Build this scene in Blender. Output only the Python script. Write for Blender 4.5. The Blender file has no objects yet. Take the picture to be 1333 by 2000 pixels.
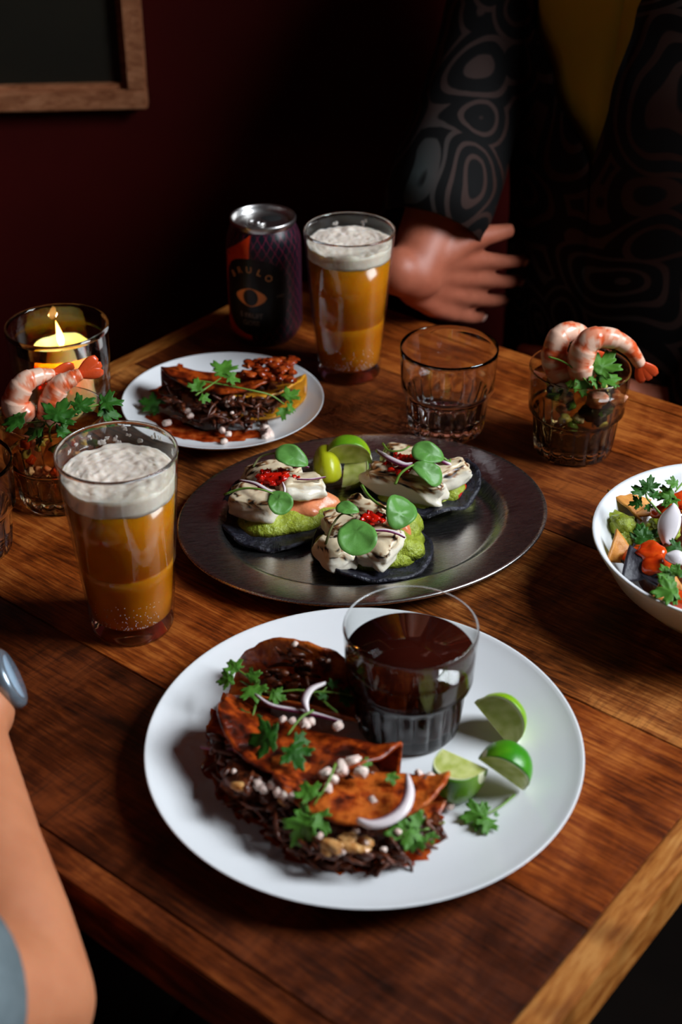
import bpy, bmesh, math, random
from math import sin, cos, pi, radians, sqrt, atan2, exp
from mathutils import Vector, Matrix, noise

random.seed(11)
SC = bpy.context.scene
COL = SC.collection
TZ = 0.74                      # height of the table top above the floor

# ------------------------------------------------------------------ camera
F_PX, CAM_H, PITCH = 2778.0, 0.66, radians(33.0)
cam_data = bpy.data.cameras.new('camera')
cam_data.sensor_fit = 'VERTICAL'
cam_data.sensor_height = 36.0
cam_data.sensor_width = 24.0
cam_data.lens = 50.0
cam_data.clip_start = 0.02
cam_data.dof.use_dof = True
cam_data.dof.focus_distance = 1.12
cam_data.dof.aperture_fstop = 5.0
cam = bpy.data.objects.new('camera', cam_data)
cam.location = (0, 0, TZ + CAM_H)
cam.rotation_euler = (pi / 2 - PITCH, 0, 0)
COL.objects.link(cam)
SC.camera = cam

# ------------------------------------------------------------------ world, window light, exposure
world = bpy.data.worlds.new('world')
SC.world = world
world.use_nodes = True
world.node_tree.nodes['Background'].inputs[0].default_value = (0.55, 0.68, 0.9, 1)
world.node_tree.nodes['Background'].inputs[1].default_value = 0.4
WIN_X, WIN_Y, WIN_Z, WIN_W, WIN_H = 1.28, 0.74, 1.86, 0.80, 0.95
la = bpy.data.lights.new('window_daylight', 'AREA')
la.shape = 'RECTANGLE'
la.size = WIN_H
la.size_y = WIN_W
la.energy = 72.0
la.color = (0.86, 0.93, 1.0)
lo = bpy.data.objects.new('window_daylight', la)
lo.location = (WIN_X + 0.16, WIN_Y, WIN_Z)
lo.rotation_euler = (0, radians(90 - 24), 0)
COL.objects.link(lo)
SC.view_settings.view_transform = 'Standard'
SC.view_settings.look = 'None'
SC.view_settings.exposure = 0.0
SC.view_settings.gamma = 1.0
SC.view_settings.use_curve_mapping = False
cy = SC.cycles
cy.use_denoising = True
cy.sample_clamp_indirect = 4.0
cy.blur_glossy = 0.3
cy.max_bounces = 8
cy.diffuse_bounces = 3
cy.glossy_bounces = 4
cy.transparent_max_bounces = 18
cy.transmission_bounces = 8
cy.use_adaptive_sampling = True
cy.adaptive_threshold = 0.05
cy.adaptive_min_samples = 12
cy.caustics_reflective = False


# ------------------------------------------------------------------ helpers
def P(px, py, h=0.0):
    """Point at height h over the table top that shows at this place of the photograph."""
    u, v = (px - 666.5) / F_PX, (py - 1000) / F_PX
    t = (CAM_H - h) / (sin(PITCH) + v * cos(PITCH))
    return Vector((t * u, t * (cos(PITCH) - v * sin(PITCH)), TZ + h))


def PD(px, py, Y):
    """The same at a ground distance Y from the camera."""
    u, v = (px - 666.5) / F_PX, (py - 1000) / F_PX
    t = Y / (cos(PITCH) - v * sin(PITCH))
    return Vector((t * u, Y, TZ + CAM_H - t * (sin(PITCH) + v * cos(PITCH))))


def lin(c):
    return tuple((x / 255 / 12.92) if x / 255 <= 0.04045 else ((x / 255 + 0.055) / 1.055) ** 2.4 for x in c[:3])


def n3(p, s=1.0, seed=0.0):
    return noise.noise(Vector((p[0] * s + seed * 3.1, p[1] * s - seed * 1.7, p[2] * s + seed)))


def tag(o, label=None, cat=None, group=None, kind=None):
    if label: o['label'] = label
    if cat: o['category'] = cat
    if group: o['group'] = group
    if kind: o['kind'] = kind
    return o


def thing(name, label, cat, loc, rotz=0.0, group=None):
    o = bpy.data.objects.new(name, None)
    o.empty_display_size = 0.02
    COL.objects.link(o)
    o.location = loc
    o.rotation_euler = (0, 0, rotz)
    return tag(o, label, cat, group)


def make_mesh(name, v, f, mats, cols=None, smooth=True, fmat=None):
    me = bpy.data.meshes.new(name)
    me.from_pydata([tuple(x) for x in v], [], [tuple(x) for x in f])
    if not isinstance(mats, (list, tuple)):
        mats = [mats]
    for m in mats:
        me.materials.append(m)
    if fmat:
        me.polygons.foreach_set('material_index', fmat)
    if cols:
        a = me.color_attributes.new('Col', 'FLOAT_COLOR', 'POINT')
        for i, c in enumerate(cols):
            a.data[i].color = (c[0], c[1], c[2], 1)
    bm = bmesh.new()
    bm.from_mesh(me)
    bmesh.ops.recalc_face_normals(bm, faces=bm.faces)
    bm.to_mesh(me)
    bm.free()
    if smooth:
        me.polygons.foreach_set('use_smooth', [True] * len(me.polygons))
    me.update()
    return me


def link(name, me, parent=None, loc=None, mat=None):
    o = bpy.data.objects.new(name, me)
    COL.objects.link(o)
    if parent is not None:
        o.parent = parent
    if mat is not None:
        o.matrix_local = mat
    elif loc is not None:
        o.location = loc
    return o


def obj(name, vf, mats, parent=None, loc=None, cols=None, smooth=True, fmat=None, mat=None):
    return link(name, make_mesh(name, vf[0], vf[1], mats, cols, smooth, fmat), parent, loc, mat)


def merge(parts):
    V, Fc = [], []
    for v, f in parts:
        b = len(V)
        V += [Vector(x) for x in v]
        Fc += [tuple(i + b for i in q) for q in f]
    return V, Fc


def xf(vf, m):
    return [m @ Vector(x) for x in vf[0]], vf[1]


def box(x0, x1, y0, y1, z0, z1):
    v = [(x, y, z) for x in (x0, x1) for y in (y0, y1) for z in (z0, z1)]
    f = [(0, 1, 3, 2), (4, 6, 7, 5), (0, 4, 5, 1), (2, 3, 7, 6), (0, 2, 6, 4), (1, 5, 7, 3)]
    return v, f


def bevel_box(x0, x1, y0, y1, z0, z1, b=0.001):
    bm = bmesh.new()
    v, f = box(x0, x1, y0, y1, z0, z1)
    bv = [bm.verts.new(x) for x in v]
    for q in f:
        bm.faces.new([bv[i] for i in q])
    bmesh.ops.bevel(bm, geom=list(bm.edges), offset=b, segments=2, affect='EDGES')
    bm.verts.index_update()
    r = [x.co.copy() for x in bm.verts], [tuple(x.index for x in q.verts) for q in bm.faces]
    bm.free()
    return r


def lathe(prof, n=64, rfun=None, sx=1.0, sy=1.0):
    v, f, rows = [], [], []
    for r, z in prof:
        if r < 1e-7:
            rows.append([len(v)])
            v.append((0, 0, z))
        else:
            row = []
            for i in range(n):
                a = 2 * pi * i / n
                rr = r if rfun is None else rfun(r, z, a)
                row.append(len(v))
                v.append((rr * cos(a) * sx, rr * sin(a) * sy, z))
            rows.append(row)
    for A, B in zip(rows, rows[1:]):
        for i in range(n):
            j = (i + 1) % n
            if len(A) == 1 and len(B) == 1:
                continue
            if len(A) == 1:
                f.append((A[0], B[i], B[j]))
            elif len(B) == 1:
                f.append((A[i], A[j], B[0]))
            else:
                f.append((A[i], A[j], B[j], B[i]))
    return v, f


def smooth_path(pts, n):
    """Catmull-Rom through the points."""
    pts = [Vector(p) for p in pts]
    q = [pts[0] * 2 - pts[1]] + pts + [pts[-1] * 2 - pts[-2]]
    out = []
    m = len(pts) - 1
    for k in range(n + 1):
        s = k / n * m
        i = min(int(s), m - 1)
        t = s - i
        a, b, c, d = q[i], q[i + 1], q[i + 2], q[i + 3]
        out.append(0.5 * ((2 * b) + (c - a) * t + (2 * a - 5 * b + 4 * c - d) * t * t + (3 * b - a - 3 * c + d) * t ** 3))
    return out


def tube(pts, radii, n=8, flat=1.0, up=None, caps=True):
    pts = [Vector(p) for p in pts]
    m = len(pts)
    if not hasattr(radii, '__len__'):
        radii = [radii] * m
    v, f = [], []
    side = None
    for i, p in enumerate(pts):
        t = (pts[min(i + 1, m - 1)] - pts[max(i - 1, 0)])
        t = t.normalized() if t.length > 1e-9 else Vector((0, 0, 1))
        if side is None:
            u0 = Vector(up) if up is not None else (Vector((0, 0, 1)) if abs(t.z) < 0.9 else Vector((1, 0, 0)))
            side = t.cross(u0).normalized()
        side = (side - t * side.dot(t)).normalized()
        bn = side.cross(t)
        for k in range(n):
            a = 2 * pi * k / n
            v.append(p + side * (cos(a) * radii[i]) + bn * (sin(a) * radii[i] * flat))
    for i in range(m - 1):
        for k in range(n):
            j = (k + 1) % n
            f.append((i * n + k, i * n + j, (i + 1) * n + j, (i + 1) * n + k))
    if caps:
        a = len(v); v.append(pts[0]); b = len(v); v.append(pts[-1])
        for k in range(n):
            j = (k + 1) % n
            f.append((a, j, k))
            f.append((b, (m - 1) * n + k, (m - 1) * n + j))
    return v, f


_ICO = {}


def ico(sub):
    if sub not in _ICO:
        bm = bmesh.new()
        bmesh.ops.create_icosphere(bm, subdivisions=sub, radius=1.0)
        bm.verts.index_update()
        _ICO[sub] = ([x.co.copy() for x in bm.verts], [tuple(x.index for x in q.verts) for q in bm.faces])
        bm.free()
    return _ICO[sub]


def blob(c, s, sub=3, amp=0.15, fr=1.5, seed=0.0, rot=None):
    c = Vector(c)
    if not hasattr(s, '__len__'):
        s = (s, s, s)
    v0, f = ico(sub)
    v = []
    for p in v0:
        k = 1 + amp * n3(p, fr, seed) * 2
        q = Vector((p.x * s[0] * k, p.y * s[1] * k, p.z * s[2] * k))
        if rot is not None:
            q = rot @ q
        v.append(c + q)
    return v, f


def rnd_rot():
    return Matrix.Rotation(random.uniform(0, 6.28), 3, 'Z') @ Matrix.Rotation(random.uniform(0, 6.28), 3, 'X')


def mound(R, H, seed=0, rings=18, n=56, irr=0.15, lump=0.2, lf=60.0, p=2.4, sx=1.0, sy=1.0, base=0.0):
    """A closed heap with an uneven outline and lumps."""
    v, f = [], []
    v.append((0, 0, H * (1 + lump * n3((0, 0, 0), lf, seed)) + base))
    for i in range(1, rings + 1):
        q = i / rings
        for k in range(n):
            a = 2 * pi * k / n
            ro = R * (1 + irr * n3((cos(a) * 1.3, sin(a) * 1.3, 0), 1.0, seed) * 2)
            x, y = ro * q * cos(a) * sx, ro * q * sin(a) * sy
            z = H * (1 - q ** p) ** 0.5 * (1 + lump * (n3((x, y, 0), lf, seed) * 1.5 + 0.5 * n3((x, y, 0), lf * 2.6, seed + 5)))
            v.append((x, y, max(z, 0) + base))
    b = len(v)
    v.append((0, 0, base - 0.0005))
    for k in range(n):
        f.append((0, 1 + k, 1 + (k + 1) % n))
    for i in range(rings - 1):
        for k in range(n):
            j = (k + 1) % n
            f.append((1 + i * n + k, 1 + (i + 1) * n + k, 1 + (i + 1) * n + j, 1 + i * n + j))
    o = 1 + (rings - 1) * n
    for k in range(n):
        f.append((b, o + (k + 1) % n, o + k))
    return v, f


def basis(x, z, loc=(0, 0, 0), s=1.0):
    """Matrix whose X axis runs along x and whose Z axis leans to z."""
    x = Vector(x).normalized()
    z = Vector(z)
    z = (z - x * z.dot(x)).normalized()
    y = z.cross(x)
    m = Matrix(((x.x * s, y.x * s, z.x * s, loc[0]), (x.y * s, y.y * s, z.y * s, loc[1]), (x.z * s, y.z * s, z.z * s, loc[2]), (0, 0, 0, 1)))
    return m


# ------------------------------------------------------------------ materials
class NT:
    def __init__(self, name):
        self.m = bpy.data.materials.new(name)
        self.m.use_nodes = True
        self.t = self.m.node_tree
        self.t.nodes.clear()
        self.out = self.t.nodes.new('ShaderNodeOutputMaterial')

    def n(self, kind, **kw):
        x = self.t.nodes.new('ShaderNode' + kind)
        for k, val in kw.items():
            setattr(x, k, val)
        return x

    def l(self, a, b):
        self.t.links.new(a, b)

    def math(self, op, a, b=None, c=None):
        x = self.n('Math', operation=op)
        for i, q in enumerate((a, b, c)):
            if q is None:
                continue
            if isinstance(q, (int, float)):
                x.inputs[i].default_value = q
            else:
                self.l(q, x.inputs[i])
        return x.outputs[0]

    def ramp(self, fac, stops, interp='LINEAR'):
        r = self.n('ValToRGB')
        r.color_ramp.interpolation = interp
        e = r.color_ramp.elements
        while len(e) < len(stops):
            e.new(0.5)
        for i, (p, c) in enumerate(stops):
            e[i].position = p
            e[i].color = (c[0], c[1], c[2], 1)
        self.l(fac, r.inputs[0])
        return r.outputs[0]

    def noise(self, vec, scale, detail=4, rough=0.55, dist=0.0):
        x = self.n('TexNoise')
        x.inputs['Scale'].default_value = scale
        x.inputs['Detail'].default_value = detail
        x.inputs['Roughness'].default_value = rough
        x.inputs['Distortion'].default_value = dist
        self.l(vec, x.inputs['Vector'])
        return x.outputs['Fac']

    def mixc(self, fac, a, b, blend='MIX'):
        x = self.n('Mix', data_type='RGBA', blend_type=blend)
        for sock, q in ((x.inputs[0], fac), (x.inputs[6], a), (x.inputs[7], b)):
            if isinstance(q, (int, float)):
                sock.default_value = q
            elif isinstance(q, tuple):
                sock.default_value = (q[0], q[1], q[2], 1)
            else:
                self.l(q, sock)
        return x.outputs[2]

    def bump(self, h, strength, dist=0.001):
        b = self.n('Bump')
        b.inputs['Strength'].default_value = strength
        b.inputs['Distance'].default_value = dist
        self.l(h, b.inputs['Height'])
        return b.outputs[0]

    def principled(self, rough=0.5, spec=0.5, metal=0.0, sss=0.0, sssr=(1, 0.3, 0.1), ssss=0.01, trans=0.0, ior=1.45, coat=0.0):
        b = self.n('BsdfPrincipled')
        b.inputs['Roughness'].default_value = rough
        b.inputs['Specular IOR Level'].default_value = spec
        b.inputs['Metallic'].default_value = metal
        b.inputs['Subsurface Weight'].default_value = sss
        b.inputs['Subsurface Radius'].default_value = sssr
        b.inputs['Subsurface Scale'].default_value = ssss
        b.inputs['Transmission Weight'].default_value = trans
        b.inputs['IOR'].default_value = ior
        b.inputs['Coat Weight'].default_value = coat
        return b

    def coord(self):
        return self.n('TexCoord').outputs['Object']

    def done(self, sh):
        self.l(sh, self.out.inputs[0])
        return self.m


def pm(name, stops, vs=40.0, rough=0.5, bump=None, detail=4, translucent=0.0, **kw):
    """Principled material: a noise-mottled colour from the stops, with optional bump (scale, strength, distance)."""
    t = NT(name)
    b = t.principled(rough=rough, **kw)
    co = t.coord()
    if stops == 'Col':
        a = t.n('VertexColor', layer_name='Col')
        base = t.mixc(t.ramp(t.noise(co, vs, detail), [(0.35, (0, 0, 0)), (0.7, (0.35, 0.35, 0.35))]), a.outputs[0], (1, 1, 1), 'MULTIPLY')
        base = t.mixc(t.noise(co, vs, detail), a.outputs[0], base)
        base = a.outputs[0]
    elif len(stops) == 1:
        base = None
        b.inputs['Base Color'].default_value = (*stops[0][1], 1)
    else:
        base = t.ramp(t.noise(co, vs, detail), stops)
    if base is not None:
        t.l(base, b.inputs['Base Color'])
    if bump:
        t.l(t.bump(t.noise(co, bump[0], 5), bump[1], bump[2]), b.inputs['Normal'])
    sh = b.outputs[0]
    if translucent:
        tr = t.n('BsdfTranslucent')
        if base is not None:
            t.l(base, tr.inputs[0])
        else:
            tr.inputs[0].default_value = (*stops[0][1], 1)
        mx = t.n('MixShader')
        mx.inputs[0].default_value = translucent
        t.l(sh, mx.inputs[1])
        t.l(tr.outputs[0], mx.inputs[2])
        sh = mx.outputs[0]
    return t.done(sh)


def thin_glass(name, tint=(0.97, 0.98, 0.97), ior=1.45, rough=0.02, bump=None):
    t = NT(name)
    tr = t.n('BsdfTransparent'); tr.inputs[0].default_value = (*tint, 1)
    g = t.n('BsdfGlossy'); g.inputs['Roughness'].default_value = rough
    fr = t.n('Fresnel')
    # the node inverts the index on back faces; undo that so that both sides of a wall reflect alike
    bf = t.n('NewGeometry').outputs['Backfacing']
    t.l(t.math('ADD', t.math('MULTIPLY', bf, 1 / ior - ior), ior), fr.inputs[0])
    if bump:
        nm = t.bump(t.noise(t.coord(), bump[0], 2), bump[1], bump[2])
        t.l(nm, g.inputs['Normal']); t.l(nm, fr.inputs['Normal'])
    mx = t.n('MixShader')
    t.l(fr.outputs[0], mx.inputs[0]); t.l(tr.outputs[0], mx.inputs[1]); t.l(g.outputs[0], mx.inputs[2])
    return t.done(mx.outputs[0])


def glass(name, tint=(1, 1, 1), ior=1.48, rough=0.0):
    t = NT(name)
    g = t.n('BsdfGlass'); g.inputs['Color'].default_value = (*tint, 1)
    g.inputs['IOR'].default_value = ior; g.inputs['Roughness'].default_value = rough
    return t.done(g.outputs[0])


def wood(name, c1, c2, c3, cross=0.25, along=(7, 60), seed=0.0, blotch=0.5, rough=0.42):
    t = NT(name)
    b = t.principled(rough=rough, spec=0.28)
    co = t.coord()
    mp = t.n('Mapping')
    mp.inputs['Scale'].default_value = (along[0], along[1], 60)
    mp.inputs['Location'].default_value = (seed * 1.3, seed * 7.7, seed)
    t.l(co, mp.inputs[0])
    g = t.noise(mp.outputs[0], 1.0, 7, 0.62, 1.2)
    mp2 = t.n('Mapping'); mp2.inputs['Scale'].default_value = (16, 9, 9); mp2.inputs['Location'].default_value = (seed, seed * 3, 0)
    t.l(co, mp2.inputs[0])
    bl = t.noise(mp2.outputs[0], 1.0, 5, 0.6, 0.6)
    mp3 = t.n('Mapping'); mp3.inputs['Scale'].default_value = (150, 14, 14); mp3.inputs['Location'].default_value = (seed, 0, 0)
    t.l(co, mp3.inputs[0])
    sw = t.noise(mp3.outputs[0], 1.0, 6, 0.7, 0.8)
    mp4 = t.n('Mapping'); mp4.inputs['Scale'].default_value = (along[0] * 4, along[1] * 7, 200); mp4.inputs['Location'].default_value = (seed * 2, seed, seed)
    t.l(co, mp4.inputs[0])
    fine = t.noise(mp4.outputs[0], 1.0, 5, 0.7, 0.4)
    fac = t.math('ADD', t.math('MULTIPLY', g, 1 - blotch), t.math('MULTIPLY', bl, blotch))
    fac = t.math('ADD', fac, t.math('MULTIPLY', t.math('SUBTRACT', fine, 0.5), 0.55))
    # knots: warped rings round a few scattered centres
    kv = t.n('TexVoronoi'); kv.inputs['Scale'].default_value = 3.4
    kd = t.n('Mapping'); kd.inputs['Scale'].default_value = (0.8, 1.5, 0.4); kd.inputs['Location'].default_value = (seed * .37, seed * .21, 0)
    t.l(co, kd.inputs[0])
    kw = t.n('VectorMath', operation='MULTIPLY_ADD'); kw.inputs[1].default_value = (0.12, 0.12, 0.12)
    kn_ = t.n('TexNoise'); kn_.inputs['Scale'].default_value = 14.0; t.l(co, kn_.inputs['Vector'])
    t.l(kn_.outputs['Color'], kw.inputs[0]); t.l(kd.outputs[0], kw.inputs[2]); t.l(kw.outputs[0], kv.inputs['Vector'])
    knot = t.ramp(kv.outputs['Distance'], [(0.05, (1, 1, 1)), (0.26, (0, 0, 0))])
    ringw = t.math('MULTIPLY', t.math('SINE', t.math('MULTIPLY', kv.outputs['Distance'], 90.0)), knot)
    fac = t.math('ADD', fac, t.math('MULTIPLY', ringw, 0.07))
    fac = t.math('SUBTRACT', fac, t.math('MULTIPLY', knot, 0.10))
    base = t.ramp(fac, [(0.37, c1), (0.5, c2), (0.63, c3)])
    base = t.mixc(t.math('MULTIPLY', t.math('MULTIPLY', t.ramp(sw, [(0.5, (0, 0, 0)), (0.66, (1, 1, 1))]), t.ramp(bl, [(0.42, (0, 0, 0)), (0.6, (1, 1, 1))])), cross), base, c1)
    kn = t.noise(mp2.outputs[0], 0.35, 2, 0.5, 1.5)
    base = t.mixc(t.ramp(kn, [(0.62, (0, 0, 0)), (0.72, (0.7, 0.7, 0.7))]), base, tuple(x * 0.35 for x in c1))
    t.l(base, b.inputs['Base Color'])
    t.l(t.ramp(bl, [(0.3, (rough - .08,) * 3), (0.7, (rough + .16,) * 3)]), b.inputs['Roughness'])
    t.l(t.bump(t.math('ADD', g, t.math('MULTIPLY', sw, 0.8)), 0.5, 0.0007), b.inputs['Normal'])
    return t.done(b.outputs[0])


M = {}
M['wood_dark'] = wood('wood_dark', lin((32, 10, 2)), lin((69, 26, 5)), lin((107, 48, 14)), seed=1.0, cross=0.6, blotch=0.65)
M['wood_mid'] = wood('wood_mid', lin((71, 26, 5)), lin((129, 58, 15)), lin((175, 98, 37)), seed=4.0, cross=0.15)
M['wood_brown'] = wood('wood_brown', lin((58, 25, 7)), lin((128, 66, 23)), lin((190, 120, 57)), seed=9.0, cross=0.8, blotch=0.62)
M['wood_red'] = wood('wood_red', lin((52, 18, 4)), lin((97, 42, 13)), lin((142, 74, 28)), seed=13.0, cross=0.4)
M['wood_edge'] = wood('wood_edge', lin((120, 61, 18)), lin((164, 98, 40)), lin((188, 127, 64)), seed=21.0, cross=0.0, along=(14, 120), blotch=0.25)
M['black_metal'] = pm('black_metal', [(0, lin((18, 17, 17)))], rough=0.5)
M['wall'] = pm('wall_paint', [(0.3, lin((62, 6, 3))), (0.7, lin((76, 9, 5)))], vs=3.0, rough=0.8, spec=0.15, bump=(60, 0.15, 0.001))
M['floor'] = pm('floor_boards', [(0.3, lin((13, 9, 7))), (0.7, lin((22, 15, 11)))], vs=5.0, rough=0.9, spec=0.1)
M['ceiling'] = pm('ceiling_paint', [(0, lin((60, 40, 36)))], rough=0.8)
M['frame_wood'] = wood('frame_wood', lin((136, 80, 50)), lin((172, 110, 74)), lin((190, 128, 90)), cross=0.0, along=(20, 120), blotch=0.3, rough=0.5)
M['print'] = pm('print_paper', [(0.35, lin((22, 18, 6))), (0.65, lin((30, 25, 9)))], vs=6, rough=0.6)
M['china'] = pm('china', [(0, (0.80, 0.81, 0.82))], rough=0.22, spec=0.5, coat=0.2)
M['glass'] = glass('tumbler_glass', (0.985, 0.99, 0.99))
M['thin'] = thin_glass('thin_glass')
M['thin_cut'] = thin_glass('cut_glass', (0.92, 0.90, 0.87), 1.9, 0.06, (90, 0.12, 0.002))
M['window_glass'] = thin_glass('window_glass', (0.98, 0.98, 0.98), 1.45, 0.0)
M['beer'] = pm('beer', [(0.3, lin((196, 114, 9))), (0.7, lin((206, 124, 12)))], vs=30, rough=0.15, sss=1.0, sssr=(1.0, 0.5, 0.06), ssss=0.03)
M['beer_back'] = M['beer']
M['foam'] = pm('beer_foam', [(0.3, lin((228, 208, 190))), (0.7, lin((246, 232, 216)))], vs=140, rough=0.6, bump=(500, 0.3, 0.0006), sss=0.6, sssr=(1, .8, .6), ssss=0.006)
M['wax'] = pm('candle_wax', [(0, lin((255, 206, 140)))], rough=0.45, sss=1.0, sssr=(1.0, 0.36, 0.12), ssss=0.06)
M['wick'] = pm('wick', [(0, (0.01, 0.008, 0.006))], rough=0.9)
M['coffee'] = pm('broth', [(0, lin((46, 12, 6)))], rough=0.06, spec=0.5)
M['greens'] = pm('greens', [(0.25, lin((58, 112, 26))), (0.55, lin((92, 150, 48))), (0.8, lin((134, 184, 84)))], vs=120, rough=0.42, bump=(300, 0.25, 0.0006), translucent=0.25)
M['greens_dark'] = pm('greens_dark', [(0.25, lin((34, 78, 20))), (0.6, lin((54, 112, 32))), (0.85, lin((86, 144, 52)))], vs=120, rough=0.42, bump=(300, 0.25, 0.0006), translucent=0.2)
M['cress'] = pm('cress', [(0.3, lin((84, 142, 58))), (0.7, lin((116, 172, 84)))], vs=90, rough=0.3, bump=(260, 0.2, 0.0004), translucent=0.15)
M['stem'] = pm('stem', [(0, lin((120, 160, 62)))], rough=0.4, translucent=0.2)
M['stem_purple'] = pm('stem_purple', [(0.3, lin((120, 110, 70))), (0.7, lin((96, 120, 56)))], vs=80, rough=0.4)
M['onion'] = pm('onion', 'Col', rough=0.3)
M['onion_dice'] = pm('onion_dice', [(0.3, lin((226, 190, 178))), (0.7, lin((244, 226, 210)))], vs=200, rough=0.3)
M['lime'] = pm('lime', 'Col', rough=0.3, bump=(700, 0.18, 0.0008))
M['lime_flesh'] = pm('lime_flesh', 'Col', rough=0.25, bump=(160, 0.3, 0.0008), sss=0.5, sssr=(.8, 1, .3), ssss=0.006)
M['tortilla'] = pm('tortilla', [(0.34, lin((70, 18, 5))), (0.43, lin((160, 62, 16))), (0.55, lin((204, 104, 36))), (0.66, lin((146, 54, 14)))], vs=75, rough=0.3, bump=(140, 0.6, 0.003), detail=6)
M['tortilla_dark'] = pm('tortilla_dark', [(0.36, lin((38, 9, 3))), (0.47, lin((110, 34, 8))), (0.58, lin((176, 72, 18))), (0.68, lin((84, 24, 6)))], vs=70, rough=0.28, bump=(140, 0.6, 0.003), detail=6)
M['tortilla_yellow'] = pm('tortilla_yellow', [(0.3, lin((150, 78, 14))), (0.5, lin((214, 146, 34))), (0.75, lin((190, 112, 24)))], vs=60, rough=0.3, bump=(160, 0.3, 0.001))
M['meat'] = pm('meat', [(0.25, lin((40, 15, 7))), (0.5, lin((82, 36, 17))), (0.75, lin((128, 66, 34)))], vs=160, rough=0.3, bump=(420, 0.6, 0.001), detail=6)
M['cheese'] = pm('cheese', [(0.3, lin((176, 104, 44))), (0.7, lin((222, 178, 116)))], vs=160, rough=0.2)
M['sauce'] = pm('sauce', [(0.3, lin((84, 22, 5))), (0.5, lin((146, 48, 12))), (0.72, lin((196, 96, 40)))], vs=110, rough=0.15)
M['blue_corn'] = pm('blue_corn', [(0.3, lin((22, 22, 28))), (0.55, lin((40, 40, 50))), (0.8, lin((62, 62, 74)))], vs=110, rough=0.38, bump=(120, 0.9, 0.005), detail=6)
M['guac'] = pm('guacamole', [(0.3, lin((128, 140, 34))), (0.6, lin((164, 176, 58))), (0.85, lin((184, 194, 84)))], vs=110, rough=0.25, bump=(190, 0.8, 0.004))
M['pink_sauce'] = pm('pink_sauce', [(0.3, lin((212, 118, 74))), (0.7, lin((234, 150, 104)))], vs=90, rough=0.25, bump=(200, 0.4, 0.0015))
M['fish'] = pm('fish', 'Col', rough=0.3, bump=(180, 0.35, 0.001), sss=0.4, sssr=(1, .85, .7), ssss=0.004)
M['salsa'] = pm('salsa', [(0.3, lin((150, 8, 4))), (0.6, lin((206, 26, 10))), (0.85, lin((232, 72, 22)))], vs=160, rough=0.15)
M['tomato'] = pm('tomato', [(0.3, lin((186, 34, 8))), (0.7, lin((224, 84, 20)))], vs=90, rough=0.15)
M['chip'] = pm('chip', [(0.3, lin((176, 106, 32))), (0.7, lin((214, 148, 62)))], vs=90, rough=0.5, bump=(240, 0.5, 0.0015))
M['chip_dark'] = pm('chip_dark', [(0.3, lin((28, 26, 34))), (0.7, lin((50, 46, 56)))], vs=90, rough=0.5, bump=(240, 0.5, 0.0015))
M['shrimp'] = pm('shrimp', 'Col', rough=0.22, bump=(220, 0.25, 0.0008))
M['broth_clear'] = thin_glass('cocktail_broth', (0.80, 0.62, 0.42), 1.33, 0.02)
M['broth_dark'] = thin_glass('cocktail_broth_dark', (0.68, 0.60, 0.42), 1.33, 0.02)
M['cucumber'] = pm('cucumber', [(0.3, lin((36, 72, 22))), (0.7, lin((84, 128, 52)))], vs=60, rough=0.25)
M['avocado'] = pm('avocado', [(0.3, lin((182, 178, 84))), (0.7, lin((214, 200, 120)))], vs=80, rough=0.25)
M['shrimp_bit'] = pm('shrimp_bit', [(0.35, lin((214, 110, 70))), (0.65, lin((240, 190, 160)))], vs=90, rough=0.22)
M['white_bit'] = pm('white_bit', [(0, lin((232, 224, 206)))], rough=0.25)
M['black_bit'] = pm('black_bit', [(0, lin((20, 22, 14)))], rough=0.25)
M['steel'] = None
M['skin'] = pm('skin', [(0.3, lin((182, 112, 76))), (0.7, lin((198, 128, 90)))], vs=26, rough=0.5, sss=0.25, sssr=(1, .4, .25), ssss=0.008, bump=(500, 0.08, 0.0006))
M['skin_far'] = pm('skin_far', [(0.3, lin((160, 86, 62))), (0.7, lin((178, 102, 76)))], vs=26, rough=0.5)
M['nail'] = pm('nail', [(0, lin((226, 176, 158)))], rough=0.3)
M['grey_cloth'] = pm('grey_cloth', [(0.3, lin((92, 104, 108))), (0.7, lin((108, 120, 124)))], vs=60, rough=0.85, bump=(900, 0.4, 0.0006))
M['tee'] = pm('mustard_cloth', [(0, lin((178, 160, 44)))], rough=0.85)
M['trousers'] = pm('dark_denim', [(0, lin((30, 34, 46)))], rough=0.9)
M['hair'] = pm('dark_hair', [(0, lin((28, 18, 12)))], rough=0.5)
M['eye'] = pm('eye', [(0, lin((220, 216, 210)))], rough=0.2)
M['lips'] = pm('lips', [(0, lin((166, 84, 76)))], rough=0.4)
M['watch_metal'] = pm('watch_metal', [(0, lin((150, 164, 176)))], rough=0.25, metal=0.7)
M['watch_strap'] = pm('watch_strap', [(0, lin((40, 36, 32)))], rough=0.5)
M['watch_face'] = pm('watch_face', [(0, lin((150, 172, 190)))], rough=0.1, coat=1.0)
M['bench'] = pm('bench_wood', [(0.3, lin((40, 22, 12))), (0.7, lin((62, 36, 20)))], vs=12, rough=0.5)
M['can_metal'] = pm('can_metal', [(0, (0.62, 0.60, 0.58))], rough=0.3, metal=1.0)
M['can_hole'] = pm('can_hole', [(0, (0.006, 0.006, 0.006))], rough=0.8)
M['can_black'] = pm('can_black', [(0, lin((14, 20, 20)))], rough=0.35)
M['can_orange'] = pm('can_orange', [(0, lin((226, 62, 14)))], rough=0.3)
M['can_peach'] = pm('can_peach', [(0, lin((226, 150, 84)))], rough=0.35)
M['can_grey'] = pm('can_grey', [(0, lin((150, 140, 130)))], rough=0.35)

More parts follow.
